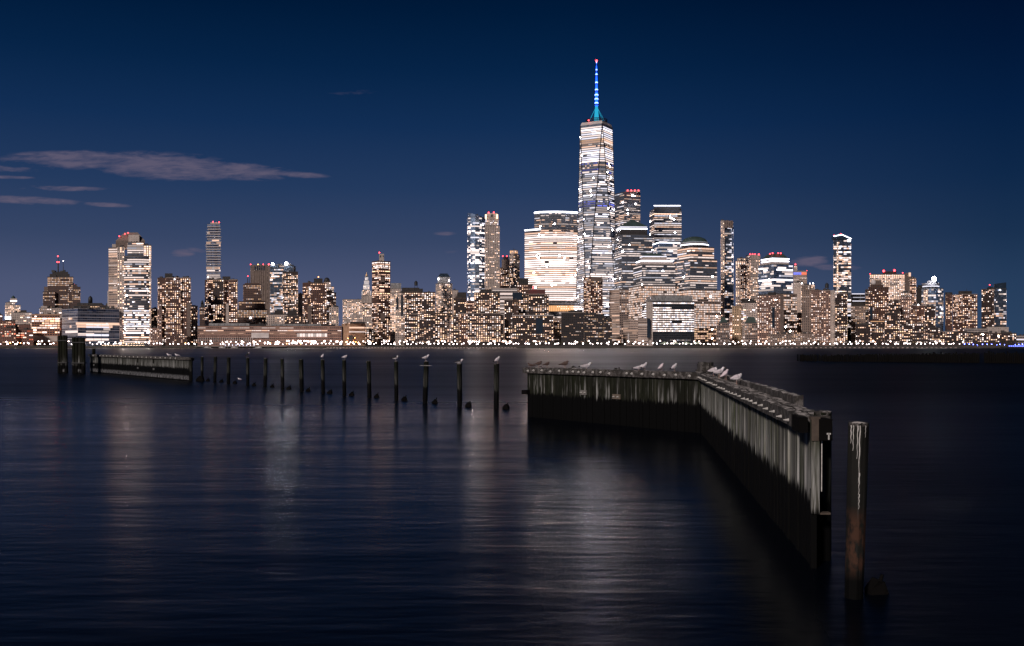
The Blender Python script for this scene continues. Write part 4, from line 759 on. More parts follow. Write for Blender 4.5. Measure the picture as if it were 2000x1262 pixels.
b = Bld('glass_tower', 1870, 'apartment tower with tall slanted glass screen at the skyline end'); b.v((1917, 1941, 1965), 564, 645, 'dkres', a=58, p=0.28, bands=((564, 572, dict(p=.5)), (600, 610, dict(p=.55)))); b.v((1942, 1965.5), 564, 645, 'glass_dark', dd=-6, name='glass_screen', p=.28)
D_ = 1864; mb = MB(); mb.add([(X(1943, D_), D_ + .3, Z(565, D_)), (X(1965.5, D_), D_ + .3, Z(565, D_)), (X(1965.5, D_), D_ + .3, Z(551.5, D_)), (X(1943, D_), D_ + .3, Z(554.5, D_)), (X(1943, D_), D_ + 3, Z(565, D_)), (X(1965.5, D_), D_ + 3, Z(565, D_)), (X(1965.5, D_), D_ + 3, Z(551.5, D_)), (X(1943, D_), D_ + 3, Z(554.5, D_))],
    [(0, 1, 2, 3), (7, 6, 5, 4), (0, 4, 5, 1), (1, 5, 6, 2), (2, 6, 7, 3), (3, 7, 4, 0)]); part(mb, 'glass_screen', DGLASS, b.root); b.clutter(1931, 1943, 564, 4, 6, DARKM); b.beacon(1933, 556.5, 2, 1); b.beacon(1953.5, 566.5, -9, 1, WHITE_L); b.done()
b = Bld('low_rise', 1850, 'low pale building with white ribbon of windows under the isolated tower'); b.v((1884, 1928), 642, 671, 'terrace', p=.3); b.v((1927, 1970), 639, 671, 'blank_stone', dd=4, win=False, name='side_wing'); b.clutter(1930, 1968, 639, 5); b.done()
b = Bld('apartment_block', 1770, 'low dark apartment row with pinkish windows at the shore end'); b.v((1836, 1872), 648, 671, 'dkres', p=0.40); b.v((1872, 1900), 650, 671, 'dkres', dd=3, p=0.52); b.v((1900, 1948), 651, 671, 'dkres', dd=0, p=0.48); b.v((1948, 1985), 651, 671, 'dkres', dd=4, p=0.48); b.clutter(1840, 1980, 650, 9); b.done()
R('low_rise', 1800, 'last low building fading out behind the shore trees', (1984, 2010), 656, 668, 'terrace', p=.2)
# ------------------------------------------------------------------ water and land
def water():
    m, N, L, b = new_mat('river_water')
    b.inputs['Base Color'].default_value = (.0012, .0022, .005, 1); b.inputs['IOR'].default_value = 1.14
    g = N.new('ShaderNodeNewGeometry')
    def nz(sx, sy, det, rough=.5, dist=0):
        mp = N.new('ShaderNodeMapping'); mp.inputs['Scale'].default_value = (sx, sy, 1); L.new(g.outputs['Position'], mp.inputs[0])
        n = N.new('ShaderNodeTexNoise'); n.inputs['Scale'].default_value = 1; n.inputs['Detail'].default_value = det; n.inputs['Roughness'].default_value = rough; n.inputs['Distortion'].default_value = dist
        L.new(mp.outputs[0], n.inputs['Vector']); return n.outputs[0]
    def M(op, a, bb=None, clamp=False):
        n = N.new('ShaderNodeMath'); n.operation = op; n.use_clamp = clamp
        for i, v in enumerate((a, bb)):
            if v is None: continue
            if isinstance(v, (int, float)): n.inputs[i].default_value = v
            else: L.new(v, n.inputs[i])
        return n.outputs[0]
    # long calm slicks and wind lanes: rougher and smoother water in broad bands
    lanes = nz(.0035, .02, 4, .55, .4); patches = nz(.03, .09, 4, .6)
    r = M('ADD', M('MULTIPLY', M('SUBTRACT', lanes, .5), WATER['lane']), M('ADD', M('MULTIPLY', M('SUBTRACT', patches, .5), WATER['patch']), WATER['rough']))
    # wind-roughened water offshore of the old pier and out to the south, calmer water close in and under the far shore
    sx = N.new('ShaderNodeSeparateXYZ'); L.new(g.outputs['Position'], sx.inputs[0])
    def mr(v, a, bb, c, d):
        n = N.new('ShaderNodeMapRange'); n.interpolation_type = 'SMOOTHSTEP'
        for i, q in enumerate((a, bb, c, d)): n.inputs[i + 1].default_value = q
        L.new(v, n.inputs[0]); return n.outputs[0]
    off = M('MULTIPLY', mr(sx.outputs[1], 62, 100, 0, 1), mr(sx.outputs[1], 300, 700, 1, .62))
    south = mr(M('DIVIDE', sx.outputs[0], M('ADD', sx.outputs[1], 5)), .17, .34, 0, 1)
    r = M('ADD', M('ADD', r, M('MULTIPLY', off, WATER['off'])), M('MULTIPLY', south, WATER['south']))
    L.new(M('MAXIMUM', r, .12), b.inputs['Roughness'])
    # small chop, crests lying across the view
    bp = N.new('ShaderNodeBump'); bp.inputs['Distance'].default_value = 1.0; bp.inputs['Strength'].default_value = 1.0
    h = M('ADD', M('MULTIPLY', M('MULTIPLY', nz(.9, 2.8, 3, .5), WATER['chop']), mr(sx.outputs[1], 90, 320, 1, .04)), M('MULTIPLY', M('MULTIPLY', nz(.12, .45, 3, .5), WATER['swell']), mr(sx.outputs[1], 250, 900, 1, .15)))
    L.new(h, bp.inputs['Height']); L.new(bp.outputs[0], b.inputs['Normal'])
    mb = MB(); mb.add([(-9000, -40, 0), (9000, -40, 0), (9000, 14000, 0), (-9000, 14000, 0)], [(0, 1, 2, 3)])
    tag(mb.build('water', m), 'dark blue river smoothed by a long exposure with soft city light reflections', None, None, 'structure')
WATER = dict(rough=.215, off=.14, south=.19, lane=.16, patch=.14, chop=.012, swell=.05)
water()
soil = plain('shore_ground', (.06, .055, .05), .9, nscale=.05)
mb = MB(); mb.box((0, 1694 + 2500, 1.0), (8000, 5000, 3.6)); tag(mb.build('ground', soil), None, None, None, 'structure')
# seawall with its coping and railing
seaw = plain('seawall_stone', (.05, .045, .04), .9, nscale=.3)
sw = empty('seawall', (0, 1692, 0), 'long dark stone seawall with railing along the far shore', 'seawall')
mb = MB(); mb.box((0, 1692.8, .9), (3600, 2.2, 4.2)); part(mb, 'wall', seaw, sw)
mb = MB(); mb.box((0, 1692.5, 3.25), (3600, 3.0, .5)); part(mb, 'coping', plain('coping', (.16, .14, .13)), sw)
mb = MB()
for i in range(900): mb.box((-1795 + i * 4, 1691.6, 4.05), (.12, .12, 1.1))
mb.box((0, 1691.6, 4.62), (3600, .14, .10)); mb.box((0, 1691.6, 4.1), (3600, .08, .06)); o = part(mb, 'railing', DARKM, sw)

glint = emit('glint_strip', (1, .72, .66), .9)  # glowing strips at the waterline imitate the shore lamps' reflection
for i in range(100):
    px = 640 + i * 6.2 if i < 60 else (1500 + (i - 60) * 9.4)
    mb = MB(); mb.box((X(px, 1691.4), 1691.4, .45), (3.2, .3, .35)); part(mb, 'glint_strip', glint, sw)
# ------------------------------------------------------------------ lamps of the esplanade and the highway behind it
def lamp_kind(name, h, r, col, s, label, group, sample=True):
    root = empty(name, (0, 0, 0), label, 'street lamp', group)
    mb = MB(); mb.tube([(0, 0, 0), (0, 0, h * .1), (0, 0, h - r)], [.16, .10, .07], 6); mb.build('pole', DARKM, root)
    mb = MB(); mb.ball((0, 0, h), r, 8); mb.build('lamp_globe', emit(name + '_glow', col, s, sample), root)
    return root
LM = ((200, 'beneath the brick houses and white banded office block'), (310, 'beneath the tower with the bowed glass front'), (390, 'beneath the brown zigzag apartment slab'), (667, 'in front of the very long low school'), (765, 'near the square brick vent building'), (990, 'beneath the dark glittering apartment blocks'), (1190, 'beneath the tallest skyscraper'), (1410, 'beneath the crowned granite office towers'), (1630, 'beneath the pink and beige apartment towers'), (1800, 'beneath the cluster of brown apartment towers'), (9999, 'past the round tower with the dazzling floodlight'))
def near(x, D):
    px = 1000 + x / D * F
    return next(t for lim, t in LM if px < lim)
jit = random.Random(4)
def place(kind, pts, what=None):
    first = True
    for x, y, z in pts:
        o = kind if first else copy_tree(kind); first = False
        o.location = (x, y, z); k = jit.uniform(.78, 1.22); o.scale = (k, k, k)
        if what: o['label'] = what + ' ' + near(x, y)
rn = random.Random(21)
pl = lamp_kind('street_lamp', 4.3, .80, (1, .84, .84), 11, 'white globe lamp on a slim pole along the esplanade railing', 'esplanade lamps at the water edge')
pts = []
for px in [4 + i * 6.9 for i in range(273)]:
    if 250 < px < 290 or px > 1880: continue
    pts.append((X(px + rn.uniform(-6, 6), 1697), 1697 + rn.uniform(0, 3), GZ))
place(pl, pts, 'white globe lamp at the water edge')
pk = lamp_kind('highway_lamp', 7.6, .95, (1, .76, .68), 11, 'taller pinkish white lamp on the highway behind the esplanade', 'highway lamps behind the esplanade')
pts = []
for k in range(170):
    px = rn.uniform(392, 1010) if k < 105 else (rn.uniform(0, 300) if k < 130 else rn.uniform(1010, 1900))
    D = rn.uniform(1706, 1716); pts.append((X(px, D), D, GZ + rn.uniform(-2.2, 3.5)))
pts = [(x, y, GZ) for x, y, z in pts]
place(pk, pts, 'taller pinkish highway lamp')
po = lamp_kind('orange_lamp', 5.2, .62, (1, .40, .14), 24, 'orange sodium lamp glowing low beside the shore road', 'orange lamps on the shore road')
place(po, [(X(px, 1701), 1701, GZ) for px in (362, 528, 609, 612, 560, 587, 40, 20, 700, 72)])
pb = lamp_kind('trail_lamp', 3.2, .55, (.12, .16, 1), 30, 'blue lamp added for a ferry light trail at the shore end', 'blue lamps added for a ferry light trail')
place(pb, [(X(px, 1697), 1697, GZ) for px in (1884, 1893, 1901, 1909, 1919, 1928, 1937, 1947, 1953, 1962, 1975, 1983, 1990, 1997)])  # blue lamps added in place of a passing ferry's light trail

# ------------------------------------------------------------------ trees on the esplanade
leafm = plain('dark_foliage', (.055, .05, .03), .9, noise=.5, nscale=.6); barkm = plain('bark', (.06, .045, .035), .9)
def make_tree(h, r, seed):
    q = random.Random(seed); root = empty('tree', (0, 0, 0))
    mb = MB(); mb.tube([(0, 0, -.2), (.1, 0, h * .3), (0, .1, h * .6)], [.28, .2, .1], 7)
    for k in range(6):
        a = q.uniform(0, 6.28); z0 = h * q.uniform(.28, .5); mb.tube([(0, 0, z0), (r * .4 * math.cos(a), r * .4 * math.sin(a), z0 + h * .16), (r * .75 * math.cos(a), r * .75 * math.sin(a), z0 + h * .3)], [.11, .07, .03], 5)
    mb.build('trunk', barkm, root)
    mb = MB()
    cl = [(q.uniform(-.6, .6) * r, q.uniform(-.6, .6) * r, h * q.uniform(.45, .85), r * q.uniform(.28, .5)) for _ in range(11)]
    for cx, cy, cz, cr in cl:
        for _ in range(42):
            v = Vector((q.gauss(0, 1), q.gauss(0, 1), q.gauss(0, .8))).normalized() * cr * q.random() ** .4
            c = Vector((cx, cy, cz)) + v; s = q.uniform(.18, .42); e1 = Vector((q.uniform(-1, 1), q.uniform(-1, 1), q.uniform(-1, 1))).normalized(); e2 = e1.orthogonal().normalized()
            mb.add([c - e1 * s, c + e2 * s * .6, c + e1 * s, c - e2 * s * .6], [(0, 1, 2, 3)])
    mb.build('crown', leafm, root); return root
kinds = [make_tree(8.5, 3.4, 1), make_tree(7.0, 3.0, 2), make_tree(10.5, 4.2, 3)]
spots = [(px + rn.uniform(-5, 5), 1703 + rn.uniform(0, 5), rn.choice((0, 1, 1))) for px in range(650, 1860, 15) if rn.random() < .72] + [(px, 1712, 2) for px in (1655, 1668, 1680, 1688, 1600, 1777, 1788, 1800, 1850, 1862, 1878, 1100, 1116, 1132, 1150, 1425, 1438, 1590, 1040)] + [(px, 1700, 2) for px in (1890, 1922, 1955, 1968, 1978, 1986, 1995)] + [(px, 1704, 1) for px in (8, 24, 48, 330, 372)]
used = set()
for i, (px, D, k) in enumerate(spots):
    o = kinds[k] if k not in used else copy_tree(kinds[k]); used.add(k)
    o.location = (X(px, D), D, GZ); o.rotation_euler = (0, 0, rn.uniform(0, 6)); s = rn.uniform(.8, 1.15); o.scale = (s, s, s)
    tag(o, ('tall dark shade tree ' if k == 2 else 'small dark esplanade tree ') + near(X(px, D), D), 'tree', 'tall shore trees' if k == 2 else 'small esplanade trees')

# ------------------------------------------------------------------ floating restaurant, landing, boats, tents
wood = plain('pale_canvas', (.55, .48, .44), .8); hullm = plain('dark_hull', (.03, .03, .035), .5); hullw = plain('white_hull', (.6, .58, .58), .4)
fr = empty('floating_restaurant', (X(242, 1676), 1676, 0), 'floating restaurant barge with dark roof and strings of warm bulbs', 'barge')
mb = MB(); mb.box((X(242, 1676), 1676, .7), (86, 12, 1.8)); part(mb, 'hull', hullm, fr)
mb = MB(); mb.box((X(248, 1676), 1677, 5.1), (66, 9, .5)); part(mb, 'deck_roof', hullm, fr)
mb = MB(); mb.box((X(262, 1676), 1677, 8.1), (34, 7, .4)); part(mb, 'upper_roof', hullm, fr)
for i in range(12):
    mb = MB(); mb.tube([(X(212 + i * 6.4, 1676), 1672.8, 1.5), (X(212 + i * 6.4, 1676), 1672.8, 5)], .14, 5); part(mb, 'post', hullm, fr)
bulb = emit('warm_bulb', (1, .70, .45), 7, True)
for j, (x0, x1, z, st) in enumerate(((200, 284, 4.3, 3.0), (228, 280, 7.4, 3.2))):
    x = x0
    while x < x1:
        mb = MB(); mb.ball((X(x, 1672.5), 1672.5, z + (.3 if int(x) % 2 else 0)), .40, 6); part(mb, 'bulb', bulb, fr); x += st
lp = empty('boat_pier', (X(470, 1684), 1684, 0), 'low boat pier with pale railings and bright deck in front of the long school', 'pier')
mb = MB(); mb.box((X(470, 1684), 1686, 2.4), (150, 9, .7)); part(mb, 'deck', plain('pier_deck', (.25, .22, .2)), lp)
for i in range(24):
    mb = MB(); mb.tube([(X(384 + i * 7.5, 1684), 1682.5, -1), (X(384 + i * 7.5, 1684), 1682.5, 2.2)], .25, 6); part(mb, 'pile', hullm, lp)
def sailboat(px, D, h, label, rz):
    t = empty('sailing_boat', (X(px, D), D, 0), label, 'boat'); mb = MB(); L_ = 11; vs = []
    for z, k in ((-.2, .6), (1.2, 1.0)):
        for u, w in ((-.5, .75), (-.2, 1), (.2, .9), (.5, .02)): vs.append((u * L_ * (k * .15 + .85), -w * 1.7 * k, z))
        for u, w in ((.5, .02), (.2, .9), (-.2, 1), (-.5, .75)): vs.append((u * L_ * (k * .15 + .85), w * 1.7 * k, z))
    mb.add(vs, [(i, (i + 1) % 8, 8 + (i + 1) % 8, 8 + i) for i in range(8)] + [tuple(range(8, 16))]); mb.build('hull', hullw, t)
    mb = MB(); mb.box((-.6, 0, 1.55), (4, 1.9, .8)); mb.build('cabin', hullw, t); mb = MB(); mb.tube([(.6, 0, 1.1), (.6, 0, h)], [.12, .06], 6); mb.tube([(.6, 0, 2.6), (-4.2, 0, 2.7)], .09, 5); mb.build('mast', wood, t)
    mb = MB(); mb.tube([(.5, 0, 2.85), (-4.0, 0, 2.95)], [.28, .16], 7); mb.build('furled_sail', wood, t); t.rotation_euler = (0, 0, rz)
sailboat(405, 1676, 9, 'small white sailing boat moored at the near end of the pale pier', .2); sailboat(434, 1674, 14, 'white sailing boat with the tallest mast beside the bright deck', -.15); sailboat(458, 1675, 12, 'white sailing boat moored in the middle of the pale pier', .1); sailboat(505, 1676, 11, 'white sailing boat at the dark end of the pale pier', 3.0)
# white sculpture-like canopy frames on the pier
for k in range(9):
    D = 1690; x = X(440 + k * 7, D); t = empty('canopy_frame', (x, D, GZ), 'white arched shelter frame standing on the boat pier', 'shelter', 'white shelter frames on the boat pier')
    mb = MB(); mb.tube([(x - 1.8, D, GZ), (x - 1.8, D, GZ + 3.5), (x, D, GZ + 5), (x + 1.8, D, GZ + 3.5), (x + 1.8, D, GZ)], .22, 5); part(mb, 'frame', PALE, t)
    mb = MB(); mb.box((x, D, GZ + 2.0), (.5, .3, 2.6)); part(mb, 'light_tube', emit('cool_tube', (.8, .8, 1), 3), t)
for i, px in enumerate((1298, 1318, 1340, 1362)):
    D = 1704; x = X(px, D); t = empty('market_tent', (x, D, GZ), 'green white peaked tent on the waterfront plaza below framed office block', 'tent', 'peaked tents on the plaza')
    mb = MB(); mb.add([(x - 8, D - 4, GZ + 4), (x + 8, D - 4, GZ + 4), (x + 8, D + 4, GZ + 4), (x - 8, D + 4, GZ + 4), (x, D, GZ + 8)], [(0, 1, 4), (1, 2, 4), (2, 3, 4), (3, 0, 4), (3, 2, 1, 0)]); part(mb, 'canopy', plain('tent_cloth', (.32, .38, .30)), t)
    for sx in (-7.6, 7.6):
        mb = MB(); mb.tube([(x + sx, D - 3.6, GZ), (x + sx, D - 3.6, GZ + 4)], .15, 5); part(mb, 'pole', DARKM, t)
fy = empty('ferry', (X(1985, 1600), 1600, 0), 'low dark ferry with blue deck lights leaving the shore end', 'ferry')
xf = X(1985, 1600); mb = MB(); mb.add([(xf - 22, 1597, 0), (xf + 22, 1597, 0), (xf + 22, 1605, 0), (xf - 19, 1605, 0), (xf - 25, 1596.5, 2.2), (xf + 23, 1596.5, 2.2), (xf + 23, 1605.5, 2.2), (xf - 25, 1605.5, 2.2)], [(0, 1, 5, 4), (1, 2, 6, 5), (2, 3, 7, 6), (3, 0, 4, 7), (4, 5, 6, 7), (3, 2, 1, 0)]); part(mb, 'hull', hullm, fy)
mb = MB(); mb.box((xf + 3, 1601, 3.6), (34, 6.5, 2.8)); part(mb, 'cabin', hullm, fy); mb = MB(); mb.box((xf - 6, 1601, 5.9), (6, 4, 1.8)); part(mb, 'wheelhouse', hullm, fy)
bl = emit('blue_deck_light', (.10, .13, 1), 12, True)
for i in range(11):
    mb = MB(); mb.box((xf - 12 + i * 3, 1597.4, 3.4), (1.5, .3, .9)); part(mb, 'deck_light', bl, fy)

# ------------------------------------------------------------------ pier remains in the river
def timber(name, dark_z=1.35, streak=1.0, glint_band=None, base=(.23, .225, .20), grime=(.0012, .0012, .0013), green=(.035, .045, .018), rust=0.0, wide=7.0, thr=.44):
    """weathered tarred timber: pale streaks above the tide mark, black weed below it"""
    m, N, L, b = new_mat(name)
    g = N.new('ShaderNodeNewGeometry'); uv = N.new('ShaderNodeUVMap'); uv.uv_map = 'cell'; sp = N.new('ShaderNodeSeparateXYZ'); L.new(uv.outputs[0], sp.inputs[0])
    sg = N.new('ShaderNodeSeparateXYZ'); L.new(g.outputs['Position'], sg.inputs[0])
    def M(op, a, bb=None, clamp=False):
        n = N.new('ShaderNodeMath'); n.operation = op; n.use_clamp = clamp
        for i, v in enumerate((a, bb)):
            if v is None: continue
            if isinstance(v, (int, float)): n.inputs[i].default_value = v
            else: L.new(v, n.inputs[i])
        return n.outputs[0]
    def noise(su, sv, det=4, rough=.6):
        mp = N.new('ShaderNodeMapping'); mp.inputs['Scale'].default_value = (su, sv, 1); L.new(uv.outputs[0], mp.inputs[0])
        n = N.new('ShaderNodeTexNoise'); n.inputs['Scale'].default_value = 1; n.inputs['Detail'].default_value = det; n.inputs['Roughness'].default_value = rough; L.new(mp.outputs[0], n.inputs['Vector']); return n.outputs[0]
    def mr(v, a, bb, c=0.0, d=1.0):
        n = N.new('ShaderNodeMapRange'); n.inputs[1].default_value = a; n.inputs[2].default_value = bb; n.inputs[3].default_value = c; n.inputs[4].default_value = d; L.new(v, n.inputs[0]); return n.outputs[0]
    def mix(f, c1, c2):
        n = N.new('ShaderNodeMix'); n.data_type = 'RGBA'; L.new(f, n.inputs[0])
        for i, c in ((6, c1), (7, c2)):
            if isinstance(c, tuple): n.inputs[i].default_value = (*c, 1)
            else: L.new(c, n.inputs[i])
        return n.outputs[2]
    wn = N.new('ShaderNodeTexWhiteNoise'); wn.noise_dimensions = '1D'; L.new(M('FLOOR', M('MULTIPLY', sp.outputs[0], 4.0)), wn.inputs['W'])
    pr = wn.outputs[0]                                   # one value per plank
    z = sg.outputs[2]
    st = noise(wide * .65, .25, 4, .6); broad = noise(1.6, .25, 3)
    c = mix(mr(broad, .35, .65), tuple(v * .45 for v in base), green)
    c = mix(M('MULTIPLY', mr(st, .50, .68), mr(pr, .1, .9, .15 * streak, .85 * streak), True), c, tuple(min(.6, v * 2.6) for v in base))
    # pale dripping runs that get stronger towards the tide mark
    run = M('MULTIPLY', mr(noise(wide, .35, 4, .6), thr, thr + .12), mr(z, dark_z + 1.3, dark_z + .35, .0, 1.0), True)
    c = mix(M('MULTIPLY', run, mr(pr, .0, .8, .4 * streak, 1.0 * streak), True), c, (.46, .46, .45))
    if rust:
        c = mix(M('MULTIPLY', mr(noise(5, 3, 5), .42, .55), M('MULTIPLY', mr(z, dark_z + .35, dark_z + .05), mr(z, dark_z - .95, dark_z - .7)), True), c, (.060, .030, .020))
    if streak >= .8: c = mix(mr(noise(.45, .1, 2), .42, .60, 0.0, .55), c, tuple(v * .3 for v in base))
    edge = M('ADD', z, M('MULTIPLY', M('SUBTRACT', noise(9, .3, 5, .8), .5), 1.2))
    dk = mr(edge, dark_z + .06, dark_z - .06)
    if rust: dk = M('MULTIPLY', dk, mr(z, dark_z - .6, dark_z - .9), True)
    c = mix(dk, c, grime)
    if glint_band: c = mix(M('MULTIPLY', M('MULTIPLY', mr(z, glint_band[0], glint_band[0] + .08), mr(z, glint_band[1] + .12, glint_band[1] - .1)), mr(noise(8, 2, 4), .4, .62)), c, (.20, .20, .21))  # pale band paints a highlight just above the waterline
    L.new(c, b.inputs['Base Color']); b.inputs['Roughness'].default_value = .82; b.inputs['Specular IOR Level'].default_value = .12
    bp = N.new('ShaderNodeBump'); bp.inputs['Strength'].default_value = .6; bp.inputs['Distance'].default_value = .02; L.new(noise(30, 1.2, 4), bp.inputs['Height']); L.new(bp.outputs[0], b.inputs['Normal'])
    return m
def topwood():
    m, N, L, b = new_mat('guano_timber')
    tc = N.new('ShaderNodeTexCoord'); n1 = N.new('ShaderNodeTexNoise'); n1.inputs['Scale'].default_value = 5; n1.inputs['Detail'].default_value = 7; n1.inputs['Roughness'].default_value = .72
    L.new(tc.outputs['Object'], n1.inputs['Vector']); n2 = N.new('ShaderNodeTexNoise'); n2.inputs['Scale'].default_value = 1.1; n2.inputs['Detail'].default_value = 4; L.new(tc.outputs['Object'], n2.inputs['Vector'])
    a = N.new('ShaderNodeMapRange'); a.inputs[1].default_value = .48; a.inputs[2].default_value = .56; L.new(n1.outputs[0], a.inputs[0])
    g = N.new('ShaderNodeNewGeometry'); s = N.new('ShaderNodeSeparateXYZ'); L.new(g.outputs['Normal'], s.inputs[0])
    up = N.new('ShaderNodeMapRange'); up.inputs[1].default_value = -.1; up.inputs[2].default_value = .8; up.inputs[3].default_value = .05; up.inputs[4].default_value = .95; L.new(s.outputs[2], up.inputs[0])
    f = N.new('ShaderNodeMath'); f.operation = 'MULTIPLY'; L.new(a.outputs[0], f.inputs[0]); L.new(up.outputs[0], f.inputs[1])
    c0 = N.new('ShaderNodeMix'); c0.data_type = 'RGBA'; L.new(n2.outputs[0], c0.inputs[0]); c0.inputs[6].default_value = (.010, .009, .008, 1); c0.inputs[7].default_value = (.045, .038, .034, 1)
    c1 = N.new('ShaderNodeMix'); c1.data_type = 'RGBA'; L.new(f.outputs[0], c1.inputs[0]); L.new(c0.outputs[2], c1.inputs[6]); c1.inputs[7].default_value = (.55, .51, .50, 1)
    L.new(c1.outputs[2], b.inputs['Base Color']); b.inputs['Roughness'].default_value = .9
    bp = N.new('ShaderNodeBump'); bp.inputs['Strength'].default_value = .8; bp.inputs['Distance'].default_value = .03; L.new(n1.outputs[0], bp.inputs['Height']); L.new(bp.outputs[0], b.inputs['Normal'])
    return m
GUANO = topwood(); BOLTM = plain('crusted_bolt', (.52, .50, .48), .7, nscale=12); RUSTM = plain('rusty_plate', (.075, .055, .042), .8, nscale=9)
BOARD = timber('bulkhead_timber'); BOARD_FAR = timber('bulkhead_timber_far', 1.55, .55, glint_band=(.12, .62), base=(.035, .034, .028), green=(.014, .016, .009)); POSTM = timber('post_timber', 1.2, .10, base=(.014, .013, .011), green=(.008, .010, .005)); STEELM = timber('coated_steel', 1.05, 1.3, base=(.20, .19, .175)); DARKW = plain('wet_timber', (.0035, .003, .003), .9, nscale=2); DARKW.node_tree.nodes['Principled BSDF'].inputs['Specular IOR Level'].default_value = .1; BOARD_L = timber('bulkhead_timber_mossy_shaded', 1.4, .8, base=(.030, .030, .023), green=(.012, .015, .007), wide=5.0, thr=.53)  # mossy left arm: its darker base also paints in dimmer light
class Arm:
    """a straight run of sheet-piled timber between two points; n points at the viewer's side"""
    def __init__(s, P, Q):
        s.P = Vector((*P, 0)); d = Vector((Q[0] - P[0], Q[1] - P[1], 0)); s.L = d.length; s.u = d.normalized(); s.n = Vector((s.u.y, -s.u.x, 0)); s.ang = math.atan2(d.y, d.x)
    def pt(s, t, n=0.0, z=0.0): p = s.P + s.u * t + s.n * n; return Vector((p.x, p.y, z))
    def beam(s, t0, t1, n0, n1, z0, z1, mb=None, seed=0):
        """a hand-hewn beam: slightly wandering edges"""
        mb = mb or MB(); q = random.Random(seed + int(t0 * 10)); k = max(2, int((t1 - t0) / .45)); vs = []
        for i in range(k + 1):
            t = t0 + (t1 - t0) * i / k; j = lambda a=.008: q.uniform(-a, a)
            vs += [s.pt(t, n1 + j(), z0 + j()), s.pt(t, n1 + j(), z1 + j(.022)), s.pt(t, n0 + j(), z1 + j(.022)), s.pt(t, n0 + j(), z0 + j())]
        fs = []
        for i in range(k):
            for a in range(4): fs.append((i * 4 + a, i * 4 + (a + 1) % 4, i * 4 + 4 + (a + 1) % 4, i * 4 + 4 + a))
        fs += [(3, 2, 1, 0), tuple(k * 4 + a for a in range(4))]
        mb.add(vs, fs); return mb
    def planks(s, z0, z1, th, mat, root, w=.25, seed=0, name='sheeting'):
        mb = MB(); q = random.Random(seed); n = int(s.L / w)
        for i in range(n):
            a, b_ = i * w + .006, (i + 1) * w - .006; off = q.uniform(-.022, .022); zt = z1 + q.uniform(-.04, .03)
            c = [s.pt(a, -th + off), s.pt(b_, -th + off), s.pt(b_, off), s.pt(a, off)]
            vs = [Vector((p.x, p.y, z0)) for p in c] + [Vector((p.x, p.y, zt)) for p in c]
            U = lambda uu, zz: (uu, zz)
            mb.add(vs, [(0, 1, 5, 4), (1, 2, 6, 5), (2, 3, 7, 6), (3, 0, 4, 7), (4, 5, 6, 7)], 0,
                   [[U(a, z0), U(b_, z0), U(b_, zt), U(a, zt)], [U(b_, z0), U(b_ + .1, z0), U(b_ + .1, zt), U(b_, zt)], [U(b_, z0), U(a, z0), U(a, zt), U(b_, zt)], [U(a, z0), U(a + .1, z0), U(a + .1, zt), U(a, zt)], [U(a, 0), U(b_, 0), U(b_, .1), U(a, .1)]])
        return part(mb, name, mat, root)
    def bolt(s, t, n, z, r, root, on=None):
        mb = MB(); p = s.pt(t, n, z); d = s.n
        mb.tube([p, p + d * .03], r * 1.5, 8); mb.tube([p + d * .03, p + d * .07], r, 6); mb.tube([p + d * .07, p + d * .115], r * .5, 6); o = part(mb, 'bolt', BOLTM, root); return sub(o, on) if on else o
A0, A1, A2 = (.90, 60.5), (9.05, 49.0), (5.68, 19.4)
armL = Arm(A0, A1); armR = Arm(A1, A2)
if armL.n.y > 0: armL.n = -armL.n
if armR.n.x > 0: armR.n = -armR.n
bw = empty('timber_bulkhead', (9, 49, 0), 'large bent timber bulkhead streaked white with gulls resting along its top', 'bulkhead')
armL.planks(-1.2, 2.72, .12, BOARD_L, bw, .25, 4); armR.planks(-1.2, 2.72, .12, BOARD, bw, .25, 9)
wL = part(armL.beam(-.25, armL.L + .12, -.02, .16, 2.58, 2.93, seed=3), 'wale', GUANO, bw); wR = part(armR.beam(-.1, armR.L - .25, -.02, .17, 2.56, 2.87, seed=7), 'wale', GUANO, bw)
part(armL.beam(-.25, armL.L, -.32, -.14, 2.5, 2.90, seed=5), 'rear_wale', GUANO, bw); part(armR.beam(.1, armR.L - .3, -.40, -.13, 2.5, 2.84, seed=8), 'rear_wale', GUANO, bw)
part(armR.beam(6.5, 15.6, -.62, -.42, 2.72, 2.98, seed=12), 'raised_beam', GUANO, bw); part(armR.beam(16.2, 25.2, -.60, -.41, 2.74, 3.02, seed=15), 'raised_beam', GUANO, bw)
part(armR.beam(3.2, 6.4, -.60, -.42, 2.70, 2.93, seed=11), 'raised_beam', GUANO, bw)
part(armL.beam(-.25, .25, .0, .24, 1.32, 1.58, seed=2), 'lower_wale', DARKW, bw)
for px in (1036, 1047, 1063, 1080, 1097, 1113, 1124, 1135, 1146, 1163, 1178, 1195, 1229, 1239, 1259, 1281, 1303, 1325, 1352):
    t = armL.L * 0 + ((px - 1000) / F * armL.P.y - armL.P.x) / (armL.u.x - (px - 1000) / F * armL.u.y); armL.bolt(t, .16, 2.74 + rn.uniform(-.03, .03), .045, bw, wL)
t = 1.2
while t < armR.L - .8: armR.bolt(t, .17, 2.70 + rn.uniform(-.03, .03), .023, bw, wR); t += rn.uniform(.85, 1.15)
for px, zc_, cw_ in ((1141, 1.62, .5), (1205, 1.50, .6)):
    t = ((px - 1000) / F * armL.P.y - armL.P.x) / (armL.u.x - (px - 1000) / F * armL.u.y)
    pl_ = part(armL.beam(t - cw_ / 2, t + cw_ / 2, .0, .07, zc_ - .12, zc_ + .12), 'cover_plate', plain('pale_plate', (.16, .15, .14)) if px < 1200 else plain('tan_plate', (.14, .11, .085)), bw)
    for dt in (-.16, .16): armL.bolt(t + dt, .07, zc_, .03, bw, pl_)
